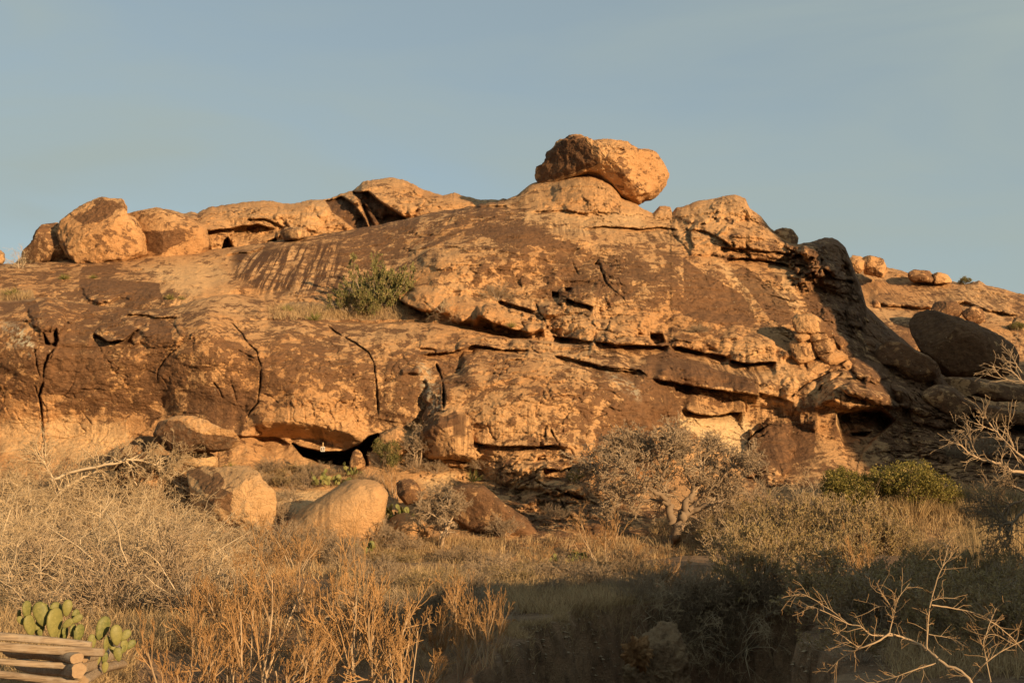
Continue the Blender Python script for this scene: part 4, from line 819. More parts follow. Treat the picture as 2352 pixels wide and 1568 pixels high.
def plant(kind, var, px, py, h, label, group=None, w=1.0, rz=None, off=0, cat="shrub", at=None):
    """Put a plant with its foot seen at (px, py), h frame units tall."""
    b = np.array(at) if at is not None else site(px, py)
    if off: b = b + np.array([b[0] / b[1], 1, 0]) * off
    s = h * b[1] / F; key = (kind, var)
    r = (px * 7.13 + py * 3.1) % 6.28 if rz is None else rz
    if key not in PROTO: PROTO[key] = MAKE[kind](var)
    src = PROTO[key]
    o = src
    if key in USED: o = clone(src, b, r, (s * w, s * w, s), label, group)
    else:
        USED.add(key); o.location = b; o.rotation_euler = (0, 0, r); o.scale = (s * w, s * w, s); tag(o, label, None, group)
    o["category"] = cat
    return o

# shrubs on the rock
plant("juniper", 0, 845, 716, 150, "tallest green shrub on the shelf halfway up the cliff", w=.62, at=hill_at(862, 712) + np.array([.2, .6, -.2]))
plant("juniper", 1, 815, 716, 85, "greyer low shrub in front of the green shelf shrub", w=.8, at=hill_at(818, 718) + np.array([0, -.2, -.1]))
plant("green", 0, 463, 588, 34, "small round green bush under the ridge beside the dark hollows", w=1.0, at=upper_at(463, 592) + np.array([0, -1.4, 0]))
plant("round", 0, 1145, 690, 46, "pale grey twiggy bush on the ledge blocks beneath the dome", w=1.3, at=hill_at(1140, 688))
plant("tangle", 0, 1020, 730, 34, "uprooted dead bush drooping over the shadowed ledge", w=1.0, at=hill_at(1018, 716))
plant("round", 1, 1610, 762, 26, "faint grey bush on the face near the pointed stone", w=1.4, at=hill_at(1608, 764))
plant("green", 1, 2215, 652, 24, "bush standing up against the sky on the far ridge", at=far_at(2215, 655))
plant("green", 2, 2338, 756, 28, "green bush at the picture edge on the far terrace", w=1.1, at=far_at(2335, 758))
plant("tangle", 1, 42, 612, 40, "leafless bush on the skyline next to the leaning boulder", at=hill_at(45, 616))
for i, (x, y, h, lab) in enumerate([(148, 642, 20, "bigger yucca in the pair on the smooth upper shelf"), (214, 640, 15, "smaller yucca in the pair on the smooth upper shelf"), (390, 688, 20, "yucca above the cliff brow, larger of the pair by the stacked ledge"), (417, 688, 12, "tiny yucca beside the larger one by the stacked ledge"),
     (29, 680, 26, "yucca in straw-coloured grass at the cliff's end"), (722, 735, 26, "yucca in dry grass on the shelf before the green shrub"), (660, 715, 22, "pale yucca at the end of the shelf's dry grass"), (845, 722, 24, "yucca at the foot of the green shelf shrub"), (532, 1080, 26, "green yucca on top of the blocky tan boulder"), (1175, 752, 20, "yucca in the dark overhang of the ledge blocks")]):
    plant("yucca", i % 2, x, y, h, lab, cat="yucca", w=1.25)

# shrubs at the foot of the cliff
for k, v, x, y, h, w, lab in [("green", 3, 895, 1078, 78, .75, "dark green bush beside the cave mouth"), ("round", 2, 960, 1082, 46, 1.2, "grey bush below the tall leaning boulder"), ("round", 0, 1000, 1084, 38, 1.2, "grey twiggy bush on the edge of the ledge below the leaning boulder"),
    ("round", 3, 620, 1085, 40, 1.5, "low dry bush on the bench in front of the cave"), ("round", 1, 700, 1120, 62, 1.0, "pale-stemmed bush next to the upper prickly pear"), ("sage", 0, 672, 1092, 36, 1.6, "greenish low bush on the bench in front of the cave"),
    ("up", 3, 905, 1150, 92, .8, "bare spiky bush in front of the dark rounded boulder"), ("round", 2, 880, 1245, 66, 1.2, "wide grey bush at the end of the whaleback boulder"), ("round", 0, 935, 1265, 52, 1.4, "grey bush in front of the low tan boulder"),
    ("round", 3, 1155, 1228, 54, 1.3, "dense grey bush against the dark sloping boulder"), ("round", 1, 1050, 1290, 56, 1.3, "dark grey bush below the small forked tree"), ("round", 2, 1105, 1300, 46, 1.3, "lower grey bush next to the one under the forked tree"), ("sage", 1, 905, 1300, 44, 1.8, "dark olive bush in the grass below the whaleback boulder"),
    ("round", 3, 640, 1200, 64, 1.0, "dark twiggy bush in the gap between blocky and whaleback boulders"), ("round", 0, 665, 1150, 40, 1.2, "small twiggy bush in the pale wash behind the blocky boulder"), ("green", 4, 1320, 1110, 44, 1.0, "green bush inside the striped hollow beside the grey oak"), ("sage", 0, 1395, 1062, 46, 1.4, "green bush behind the crown of the grey oak"),
    ("up", 1, 1385, 1300, 130, .9, "fan of straight orange stems in front of the grey oak"), ("up", 2, 1462, 1305, 66, 1.0, "low fan of orange stems at the foot of the grey oak's trunk"), ("up", 0, 1230, 1320, 80, 1.0, "sparse orange stems near the end of the shaded grass"), ("round", 1, 1290, 1330, 60, 1.5, "dark bare bush at the edge of the shade"),
    ("oak", 0, 1958, 1172, 118, .98, "smaller of two round evergreen oaks under the flat-roofed block"), ("oak", 1, 2092, 1180, 138, 1.0, "larger round evergreen oak under the flat-roofed block"), ("oak", 2, 2160, 1180, 76, 1.1, "low outlying evergreen bush beside the larger round oak"),
    ("round", 2, 1745, 1190, 92, 1.0, "grey leafless bush under the striped brown wall"), ("tangle", 1, 1850, 1210, 100, .8, "pale thorny bush in front of the smaller round oak"), ("tangle", 0, 1930, 1215, 84, .9, "bleached thorny branches low before the round oaks"), ("round", 3, 1660, 1230, 80, 1.1, "grey bush between the grey oak and the striped brown wall"),
    ("round", 0, 2260, 1040, 50, 1.6, "dim dry bush in the shade below the slabs"), ("round", 1, 2200, 1050, 40, 1.5, "low dim bush beside the round oaks at the shade's edge")]:
    plant(k, v, x, y, h, lab, w=w)
for k, v, x, y, h, w, lab in [("round", 1, 600, 1110, 40, 1.3, "dry bush on the slope right behind the blocky boulder's crest"), ("round", 2, 740, 1092, 36, 1.4, "low dry bush at the lip of the cave"), ("sage", 2, 655, 1120, 34, 1.5, "olive bush in the middle of the bench before the cave"), ("round", 3, 850, 1118, 40, 1.3, "dry bush between the whaleback boulder and the cave bush"),
    ("straw", 0, 705, 1100, 26, 1.2, "straw tuft on the bench before the cave"), ("straw", 1, 790, 1110, 24, 1.2, "straw tuft below the cone-shaped rock"), ("round", 0, 985, 1180, 44, 1.2, "twiggy bush beside the small forked tree's crown"), ("round", 2, 1110, 1075, 30, 1.5, "low bush on the pale ledge at the cliff foot"), ("tangle", 2, 1420, 1150, 62, 1.0, "drooping dead brush between the striped hollow and the oak"), ("round", 1, 1270, 1190, 40, 1.4, "bush in the dappled shade on the broken slope"),
    ("round", 0, 700, 1240, 40, 1.3, "dry bush at the thicket end of the whaleback boulder"), ("up", 2, 600, 1270, 110, .6, "thin leafless sapling before the blocky boulder's corner"), ("round", 3, 585, 1235, 44, 1.3, "dry bush against the foot of the blocky boulder"), ("tangle", 0, 330, 1180, 70, 1.2, "thorn bush half covering the dark broken boulder")]:
    plant(k, v, x, y, h, lab, w=w, cat="grass plant" if k == "straw" else "shrub")

# thickets: many alike, told apart only as a group
MARKS = [("perched boulder", 450, 1000), ("fence's log ends", 190, 1515), ("big cactus clump", 110, 1430), ("blocky tan boulder", 530, 1130), ("fork of the fallen thorn tree", 122, 1105), ("whaleback boulder", 780, 1185), ("pale-trunked orange shrub", 585, 1420), ("tallest orange shrub", 850, 1420), ("rim of the dirt bank", 1300, 1405), ("arroyo outcrop", 1510, 1470),
    ("small forked tree", 1017, 1200), ("dark green prickly pear by the rails", 250, 1470), ("trunk of the grey oak", 1540, 1210), ("pale flat stone", 1845, 1512), ("smaller round oak", 1958, 1115), ("larger round oak", 2092, 1110), ("dark bare branches", 2300, 1240), ("elbow of the sprawling thorn branches", 2045, 1455), ("tall thin stems in the sage", 1985, 1320), ("sunlit-topped lone sage", 1720, 1330), ("fan of orange stems", 1385, 1230), ("cave mouth", 790, 1040)]
ORD = ["first", "second", "third", "fourth", "fifth", "sixth", "seventh", "eighth", "ninth", "tenth", "eleventh", "twelfth", "thirteenth", "fourteenth"]
RANK = {}
def name_all():
    for (desc, mark), lst in RANK.items():
        lst.sort(key=lambda q: q[0])
        for i, (_, o) in enumerate(lst): o["label"] = f"{desc}, {ORD[min(i, 13)]} out from the {mark}"
rg = np.random.default_rng(5)
def thicket(kinds, area, n, hr, label, group, w=(.8, 1.3), cat="shrub"):
    """Scatter n plants in the quadrilateral strip area = [(px, y0, y1), ...]."""
    a = np.array(area, float)
    for i in range(n):
        x = a[0, 0] + (a[-1, 0] - a[0, 0]) * (i + rg.random()) / n
        y = rg.uniform(np.interp(x, a[:, 0], a[:, 1]), np.interp(x, a[:, 0], a[:, 2]))
        k = kinds[rg.integers(len(kinds))]
        h = rg.uniform(*hr); o = plant(k[0], k[1], x, y, h, label, group, rg.uniform(*w), rg.uniform(0, 6.28), cat=cat)
        dm = [(math.hypot(x - mx, y - h * .5 - my), m) for m, mx, my in MARKS]; dd, m = min(dm)
        look = {"up": "straight-stemmed shrub", "tangle": "tangled thorn bush", "round": "fine-twigged grey bush", "darkround": "dark bare bush", "sage": "olive sage bush", "reed": "tuft of tall stalks", "straw": "pale straw tuft"}[k[0]]
        RANK.setdefault((("tall " if h > sum(hr) / 2 else "low ") + look, m), []).append((dd, o))
T4 = [("tangle", 0), ("tangle", 1), ("tangle", 2)]
RD = [("round", 0), ("round", 1), ("round", 2), ("round", 3)]
thicket(T4, [(-60, 1150, 1230), (330, 1150, 1250), (430, 1260, 1300)], 14, (60, 105), "pale tangled thorn brush heaped against the foot of the cliff", "thorn brush under the cliff", (.8, 1.4))
thicket(T4 + RD[:1], [(-60, 1240, 1330), (480, 1270, 1340)], 17, (95, 165), "tangled grey-brown thorn brush in the middle of the big thicket", "thorn brush in the thicket", (.9, 1.4))
thicket(T4 + RD[:2], [(-40, 1340, 1430), (520, 1340, 1420)], 15, (120, 200), "tangled thorn brush near the cactus and log fence", "thorn brush near the fence", (.9, 1.3))
thicket(RD + [("up", 1)], [(440, 1270, 1330), (800, 1260, 1330)], 20, (50, 95), "fine dry brush on the flat below the blocky tan boulder", "dry brush below the boulders", (.9, 1.4))
thicket(RD + [("sage", 1)], [(780, 1310, 1350), (1000, 1320, 1380), (1460, 1330, 1380)], 20, (40, 75), "low dim brush in the shaded grass band", "brush in the shaded band", (1.1, 1.7))
thicket([("darkround", 0), ("round", 1), ("round", 2), ("up", 2)], [(1440, 1330, 1420), (1800, 1390, 1480)], 16, (55, 105), "dark bare brush in the shade above the arroyo", "dark brush above the arroyo", (.9, 1.4))
thicket([("sage", 0), ("sage", 1), ("sage", 2)], [(1700, 1270, 1330), (2060, 1280, 1345)], 16, (100, 170), "olive sage bush in the bank of sage beyond the arroyo", "sage beyond the arroyo", (.7, 1.0))
thicket([("sage", 0), ("sage", 2), ("round", 1)], [(1960, 1250, 1340), (2380, 1250, 1340)], 13, (55, 90), "sun-edged sage bush below the strip of straw grass", "sage below the straw grass", (.8, 1.1))
thicket([("round", 0), ("round", 3), ("sage", 1)], [(1625, 1230, 1310), (1900, 1220, 1290)], 14, (80, 120), "dry bush on the slope between the grey oak and the round oaks", "brush beside the grey oak", (.8, 1.2))
thicket([("round", 0), ("sage", 1), ("sage", 2), ("up", 1)], [(1920, 1400, 1520), (2380, 1400, 1520)], 20, (100, 175), "dim bush behind the bare foreground branches", "brush behind the foreground branches", (.9, 1.3))
thicket([("darkround", 0), ("tangle", 2)], [(1480, 1470, 1560), (1720, 1500, 1580)], 6, (90, 150), "bare dark brush hanging over the arroyo outcrop", "brush by the arroyo outcrop", (.8, 1.1))
thicket([("reed", 0), ("reed", 1)], [(2215, 1345, 1395), (2400, 1335, 1395)], 14, (120, 185), "tall straw-coloured stalks at the picture's edge", "tall stalks by the sage", (.55, .8), "grass plant")
thicket([("reed", 0), ("reed", 1)], [(2020, 1165, 1200), (2330, 1165, 1200)], 16, (46, 80), "tall straw grass on the rise beside the round oaks", "straw grass beside the oaks", (1.0, 1.5), "grass plant")
thicket([("straw", 0), ("straw", 1)], [(2040, 1150, 1195), (2300, 1140, 1195)], 18, (30, 55), "pale straw tuft on the rise beside the round oaks", "straw grass beside the oaks", (1.0, 1.6), "grass plant")
plant("tangle", 1, 1520, 1575, 120, "bare thorn bush draped over the arroyo outcrop", w=.9)
plant("sage", 0, 1722, 1420, 165, "sunlit-topped sage bush standing alone in the shade", w=.7)
plant("up", 2, 1985, 1400, 170, "thin upright stems rising from the sage bank", w=.5)

# orange shrubs in front
OR = [(430, 1660, 250, "orange-stemmed shrub nearest the thicket"), (520, 1700, 330, "orange shrub leaning toward the thicket, second in the front row"), (585, 1690, 370, "tall pale-trunked orange shrub in the front row"), (680, 1700, 330, "orange shrub just past the pale-trunked one"), (765, 1690, 350, "dense orange shrub in the middle of the front row"),
      (850, 1700, 390, "tallest orange shrub, mid front row before the shaded grass"), (925, 1680, 300, "shorter orange shrub behind the tallest one"), (1000, 1700, 370, "orange shrub with crowded tips next to the dirt bank group"), (1060, 1690, 330, "last full orange shrub before the dirt bank"), (1120, 1680, 290, "sparse orange shrub against the dark dirt bank")]
for i, (x, y, h, lab) in enumerate(OR):
    h *= .9 if i in (3, 6) else 1.12
    Y = 23.5 + (i * 37 % 10) * .35
    b = proj(x, 1500, Y); b[2] = float(ground_z(b[0], b[1]))
    top = proj(x, y - h, Y)[2]; hh = (top - b[2]) / (Y / F)
    plant("up", i % 4, x, y, hh * 1.02, lab, "orange shrubs in the front row", .7, i * 1.7, at=b)
thicket([("up", 0), ("up", 3), ("darkround", 1), ("round", 2)], [(380, 1400, 1500), (1100, 1390, 1460)], 16, (80, 140), "finer orange-brown brush filling in behind the front row", "brush behind the orange shrubs", (.8, 1.2))

# ------------------------------------------------------------------ dry grass as one mass
def grass_patch(name, polys, mat, label_none=None, seed=1):
    rg = np.random.default_rng(seed); VV, F4, F3, RR, n0 = [], [], [], [], 0
    for (x0, y0, x1, y1, n, hlo, hhi) in polys:
        m = n // 9
        xs, ys = rg.uniform(x0, x1, m), rg.uniform(y0, y1, m)
        B = np.array([site(a, b) for a, b in zip(xs, ys)])
        B = np.repeat(B, 9, 0) + rg.normal(size=(m * 9, 3)) * np.array([.10, .10, 0])
        g = gz(B[:, 0], B[:, 1]); B[:, 2] = np.where(B[:, 1] < 54, g, B[:, 2])
        l = rg.uniform(hlo, hhi, len(B)); V, f, r = blades(len(B), rg, .75, (.6, 1.1), .017, 1.1, .0)
        V = V.reshape(-1, 5, 3) * l[:, None, None]; V[:, :, :] += B[:, None]
        VV.append(V.reshape(-1, 3)); F4.append(f[0] + n0); F3.append(f[1] + n0); RR.append(r); n0 += len(V) * 5
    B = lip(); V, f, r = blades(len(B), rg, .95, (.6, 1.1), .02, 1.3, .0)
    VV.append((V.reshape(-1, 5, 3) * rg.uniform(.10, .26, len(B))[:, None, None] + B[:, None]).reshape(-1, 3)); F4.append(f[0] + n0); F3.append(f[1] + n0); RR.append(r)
    o = mk(name, np.concatenate(VV), [np.concatenate(F4), np.concatenate(F3)], mat, None, dict(rnd=np.concatenate(RR)), smooth=False)
    return tag(o, kind="stuff")
def lip(n=900):  # tuft fringe added so its pale colour gives the bank lip a lit edge
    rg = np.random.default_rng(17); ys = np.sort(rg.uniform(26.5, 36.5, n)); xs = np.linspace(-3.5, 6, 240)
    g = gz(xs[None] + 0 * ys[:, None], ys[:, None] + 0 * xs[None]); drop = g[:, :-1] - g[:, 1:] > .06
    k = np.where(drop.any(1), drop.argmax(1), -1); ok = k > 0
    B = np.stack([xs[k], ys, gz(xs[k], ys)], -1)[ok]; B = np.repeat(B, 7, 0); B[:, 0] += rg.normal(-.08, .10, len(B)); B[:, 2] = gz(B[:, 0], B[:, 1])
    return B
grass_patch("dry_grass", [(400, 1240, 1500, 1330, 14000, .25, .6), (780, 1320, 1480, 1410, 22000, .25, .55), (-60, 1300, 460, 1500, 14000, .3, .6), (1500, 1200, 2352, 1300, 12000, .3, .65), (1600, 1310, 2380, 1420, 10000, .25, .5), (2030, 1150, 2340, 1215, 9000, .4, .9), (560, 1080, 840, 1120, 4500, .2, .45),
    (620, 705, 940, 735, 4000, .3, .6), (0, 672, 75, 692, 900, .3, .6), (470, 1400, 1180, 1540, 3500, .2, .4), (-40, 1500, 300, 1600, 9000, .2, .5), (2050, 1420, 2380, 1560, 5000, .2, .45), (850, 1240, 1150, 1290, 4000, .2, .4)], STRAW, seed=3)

def gravel(name, spots, seed):
    rg = np.random.default_rng(seed); ico = np.array([[0, 0, 1], [.9, 0, .2], [.1, .9, .3], [-.9, .1, .1], [0, -.9, .2], [0, 0, -.8]]); tri = np.array([[0, 1, 2], [0, 2, 3], [0, 3, 4], [0, 4, 1], [5, 2, 1], [5, 3, 2], [5, 4, 3], [5, 1, 4]])
    B = []
    for x0, y0, x1, y1, n in spots:
        B += [site(a, b) for a, b in zip(rg.uniform(x0, x1, n), rg.uniform(y0, y1, n))]
    B = np.array(B); n = len(B); r = .008 + .045 * rg.random((n, 1, 1)) ** 6
    V = ico[None] * (1 + .3 * rg.normal(size=(n, 6, 3))) * r * np.array([1.2, 1, .7]) + B[:, None]
    tag(mk(name, V.reshape(-1, 3), [(tri[None] + np.arange(n)[:, None, None] * 6).reshape(-1, 3)], flat("gravel_stone", (.30, .22, .14), .9), None, smooth=False), kind="stuff")
gravel("gravel", [(1160, 1400, 1900, 1566, 2600), (1900, 1460, 2350, 1566, 500)], 9)

# ------------------------------------------------------------------ trees and branches drawn limb by limb
def limb(out, pts, Y, r0, r1, K=6, dY=None, wob=.25, sub=4, t=(0, .4)):
    """A limb through frame positions pts; dY gives how much nearer or farther each one is."""
    p = np.array(pts, float); n = len(p); rg = out["rg"]
    d = np.array(dY, float) if dY is not None else np.cumsum(rg.normal(0, wob, n)) * .6
    u = np.linspace(0, n - 1, (n - 1) * sub + 1); i = np.minimum(u.astype(int), n - 2); f = u - i
    def cr(a):
        q = np.concatenate([a[:1] * 2 - a[1:2], a, a[-1:] * 2 - a[-2:-1]]); A, B, C, D = q[i], q[i + 1], q[i + 2], q[i + 3]
        return .5 * (2 * B + (C - A) * f + (2 * A - 5 * B + 4 * C - D) * f ** 2 + (3 * B - A - 3 * C + D) * f ** 3)
    P = proj(cr(p[:, 0]), cr(p[:, 1]), Y + cr(d)); P = P + rg.normal(size=P.shape) * r0 * .25
    R = np.linspace(r0, r1, len(P))
    seg = P[None]; tubes_path(out, P, R, K, t)
    return seg, R[None]
def tubes_path(out, P, R, K, t):
    T = unit(np.gradient(P, axis=0)); a = np.array([.3, .9, .2]); u = unit(np.cross(T, a)); v = np.cross(T, u)
    th = np.arange(K) / K * 2 * math.pi; rg = out["rg"]
    rad = R[:, None] * (1 + .10 * rg.normal(size=(len(P), K)))
    V = P[:, None] + (u[:, None] * np.cos(th)[None, :, None] + v[:, None] * np.sin(th)[None, :, None]) * rad[..., None]
    out["f"].append(gridfaces(len(P), K, True) + out["n"]); out["v"].append(V.reshape(-1, 3)); out["n"] += len(P) * K
    out["tip"].append(np.repeat(np.linspace(t[0], t[1], len(P)), K)); out["rnd"].append(np.full(len(P) * K, rg.random() * .5))
def sprout(out, P, R, n, L_, levels, rad=.6, ang=(.4, 1.2), lo=.2, hi=1.0, rmax=None):
    rg = out["rg"]; p, d, r, t = kids(rg, P, R, n, ang, lo, hi); r = np.minimum(r * rad, rmax or 9)
    return grow(out, p, d, rg.uniform(*L_, len(p)), r, levels, 4, out.get("twig", .004))
def rebase(o, loc):
    loc = Vector([float(q) for q in loc]); o.data.transform(__import__("mathutils").Matrix.Translation(-loc)); o.location = (0, 0, 0)

TW = [dict(seg=4, wob=.25, grav=.03, taper=.5, n=4, ang=(.4, 1.1), len=.55, rad=.7, t0=.2, t1=.5), dict(seg=3, wob=.28, grav=.02, taper=.5, n=4, ang=(.4, 1.1), len=.55, rad=.7, t0=.4, t1=.8), dict(seg=2, wob=.3, grav=0, taper=.6, t0=.8, t1=1)]
TW2 = TW[:1] + [dict(seg=3, wob=.28, grav=.02, taper=.5, n=4, ang=(.4, 1.1), len=.6, rad=.7, t0=.4, t1=.8), dict(seg=3, wob=.3, grav=0, taper=.6, n=3, ang=(.4, 1.1), len=.6, rad=.8, t0=.7, t1=1), dict(seg=2, wob=.3, grav=0, taper=.6, t0=1, t1=1)]
def tree(name, label, foot, Y, limbs, bark, twigmat, crown_n=6, L_=(.5, 1.2), levels=TW2, twig=.006, seed=1, ang=(.4, 1.2), lo=.35, cat="tree", rmax=.03, thin=1.0):
    root = empty(name, [float(q) for q in foot], label, cat)
    tr, cr = newout(seed), newout(seed + 50); cr["twig"] = twig
    for pts, r0, r1, nn in limbs:
        r0, r1 = r0 * thin, r1 * thin
        P, R = limb(tr, pts, Y, r0, r1)
        if nn: sprout(cr, P, R, nn, L_, levels, .7, ang, lo, 1.0, rmax)
    a = finish(tr, "trunk", bark, root); rebase(a, foot)
    b = finish(cr, "crown", twigmat, root); rebase(b, foot)
    return root
R8 = lambda *p: Z(1250, 950, *p, k=4.0)         # the grey oak
ft = site(1545, 1258); YO = float(ft[1])
tree("grey_oak", "big leafless grey oak with a forked trunk spreading before the pale alcove", ft, YO, [
    (R8((1300, 1290), (1325, 1150), (1350, 1060), (1370, 1000)), .25, .20, 0), (R8((1280, 1080), (1250, 950), (1220, 860), (1190, 760), (1190, 570)), .20, .05, 40), (R8((1370, 1000), (1400, 930), (1440, 860), (1480, 760), (1520, 650), (1540, 540)), .20, .04, 40),
    (R8((1370, 1010), (1480, 970), (1600, 920), (1720, 880), (1850, 800)), .17, .04, 40), (R8((1420, 960), (1520, 880), (1580, 800), (1700, 730), (1800, 640)), .12, .03, 40), (R8((1220, 860), (1130, 800), (1020, 740), (900, 640), (780, 540)), .12, .04, 44),
    (R8((1250, 920), (1150, 880), (1000, 870), (850, 830), (700, 880)), .10, .03, 36), (R8((780, 560), (820, 450), (860, 370)), .09, .04, 22), (R8((900, 640), (760, 640), (600, 600), (480, 520)), .08, .025, 40), (R8((1190, 700), (1120, 560), (1050, 460), (1000, 380)), .08, .03, 40),
    (R8((1190, 640), (1260, 500), (1300, 380), (1250, 280)), .07, .03, 40), (R8((1480, 760), (1400, 600), (1360, 450), (1380, 330)), .07, .03, 40), (R8((1540, 560), (1600, 440), (1650, 380)), .06, .025, 34), (R8((1700, 730), (1780, 600), (1850, 560), (1960, 520)), .06, .025, 36), (R8((1040, 600), (880, 500), (760, 420)), .06, .025, 36),
    (R8((1430, 1010), (1520, 1050), (1600, 1100), (1560, 1150)), .06, .02, 10)], twig_material("oak_bark", (.20, .14, .09), (.28, .20, .13), .2), twig_material("oak_twig", (.46, .36, .25), (.42, .31, .20)), L_=(.45, 1.05), seed=3, twig=.010, lo=.45)
ft = site(1017, 1252)
R9 = lambda *p: Z(900, 1100, *p, k=4.0)
tree("small_tree", "small bare tree with a pale forked trunk in front of the dark sloping boulder", ft, float(ft[1]), [(R9((520, 720), (535, 650), (550, 600), (590, 520), (600, 490), (640, 485)), .10, .05, 6), (R9((528, 690), (530, 600), (520, 520), (500, 450), (470, 360)), .09, .03, 34),
    (R9((560, 580), (575, 480), (590, 380), (600, 280)), .06, .025, 44), (R9((520, 500), (560, 400), (540, 300), (500, 220)), .05, .02, 44), (R9((500, 450), (420, 400), (340, 380)), .04, .02, 30), (R9((595, 500), (650, 400), (680, 300)), .04, .02, 34)], BARK, GREY_TWIG, L_=(.35, .7), seed=8, twig=.007)
ft = site(955, 1075); ft[1] -= .4
tree("small_tree", "cluster of thin pale trunks in front of the tall leaning boulder", ft, float(ft[1]), [([(958, 1070), (957, 1040), (962, 1010), (968, 990)], .05, .02, 24), ([(964, 1072), (968, 1040), (966, 1015), (975, 985)], .05, .02, 24), ([(948, 1068), (952, 1040), (948, 1012)], .03, .015, 18), ([(1001, 1060), (1002, 1035), (1010, 1010), (1004, 990)], .05, .02, 26)], BARK, GREY_TWIG, L_=(.3, .75), seed=9, twig=.006)
RL = lambda *p: [(x / 5.333, 980 + y / 5.333) for x, y in p]
ft = site(105, 1185)
tree("fallen_thorn_tree", "half-fallen thorn tree arching its pale limbs over the thicket", ft, float(ft[1]), [(RL((560, 1180), (650, 900), (850, 720), (1050, 600), (1400, 480)), .10, .05, 40), (RL((640, 660), (720, 610), (1000, 520), (1400, 450), (1620, 400), (1900, 470), (2100, 620), (2340, 820)), .08, .025, 60), (RL((650, 650), (590, 520), (520, 390), (430, 300)), .05, .02, 24),
    (RL((1900, 460), (2060, 380), (2210, 380)), .04, .015, 24), (RL((900, 880), (1200, 910), (1400, 880), (1600, 850), (1840, 830)), .06, .02, 40), (RL((560, 1180), (400, 900), (180, 820), (190, 700)), .06, .02, 40), (RL((1240, 1310), (1500, 1260), (1900, 1240), (2080, 1150)), .05, .015, 30), (RL((440, 1300), (570, 1160), (650, 900)), .07, .05, 20), (RL((1640, 660), (1800, 850), (2000, 1000), (2100, 1060)), .03, .012, 24),
    (RL((0, 1000), (60, 1120), (180, 1200)), .04, .02, 20), (RL((740, 1080), (900, 1220), (1000, 1260)), .03, .015, 20)], PALE_TWIG, PALE_TWIG, L_=(.6, 1.5), seed=12, twig=.006, ang=(.5, 1.3))
# right-hand edge: pale branches reaching in, a darker one below
RE = lambda *p: [(2107 + x / 3.078, 764.4 + y / 3.078) for x, y in p]
YB = 33.0
ft = proj(2470, 1420, YB); ft[2] = float(ground_z(ft[0], ft[1]))
tree("bare_tree", "bare tree reaching pale branches in over the shaded slabs", ft, YB, [([(2480, 1500), (2470, 1300), (2440, 1130), (2420, 1105)], .16, .10, 0), (RE((960, 1050), (754, 990), (680, 975), (600, 935), (520, 905), (440, 890), (360, 845), (310, 800), (220, 770)), .07, .012, 24), (RE((900, 940), (754, 880), (640, 790), (560, 700), (470, 665), (415, 610)), .055, .012, 22), (RE((560, 700), (490, 610), (470, 560)), .03, .01, 14), (RE((640, 790), (680, 850), (730, 930)), .02, .01, 6),
    (RE((680, 800), (640, 700), (655, 570)), .025, .008, 10), (RE((470, 670), (360, 690), (250, 690)), .02, .006, 8), (RE((440, 890), (390, 800), (370, 730)), .02, .006, 10), (RE((900, 420), (754, 350), (690, 290), (630, 250)), .035, .01, 14), (RE((754, 350), (620, 325), (540, 260), (500, 255)), .025, .007, 12), (RE((740, 280), (690, 210), (660, 130)), .02, .006, 10), (RE((600, 935), (600, 860), (640, 760)), .02, .006, 8)], BARK, BARK, L_=(.2, .6), levels=[dict(seg=3, wob=.2, grav=.04, taper=.5, n=2, ang=(.4, .9), len=.5, rad=.7, t0=.2, t1=.6), dict(seg=2, wob=.25, grav=0, taper=.6)], seed=14, twig=.0045, lo=.25, ang=(.4, .9), rmax=.010, thin=.62)
YD = 30.0; ft = proj(2440, 1440, YD); ft[2] = float(ground_z(ft[0], ft[1]))
tree("dark_bare_tree", "dark bare branches below the pale ones at the picture edge", ft, YD, [([(2450, 1470), (2430, 1330), (2400, 1200)], .09, .06, 0), (RE((900, 1180), (754, 1180), (640, 1230), (590, 1290), (500, 1280), (400, 1250)), .04, .008, 26), (RE((754, 1250), (680, 1330), (600, 1360), (570, 1450)), .035, .008, 22), (RE((754, 1120), (680, 1080), (600, 1040)), .03, .008, 20), (RE((600, 1290), (540, 1220), (450, 1160)), .02, .006, 16), (RE((680, 1330), (650, 1400), (640, 1450)), .02, .006, 12)], DARK_TWIG, DARK_TWIG, L_=(.25, .6), levels=TW, seed=15, twig=.005)
RQ = lambda *p: [(1666 + x / 3.0013, 1045.7 + y / 3.0013) for x, y in p]
YF = 15.0; ft = proj(2250, 1620, YF); ft[2] = float(ground_z(ft[0], ft[1]))
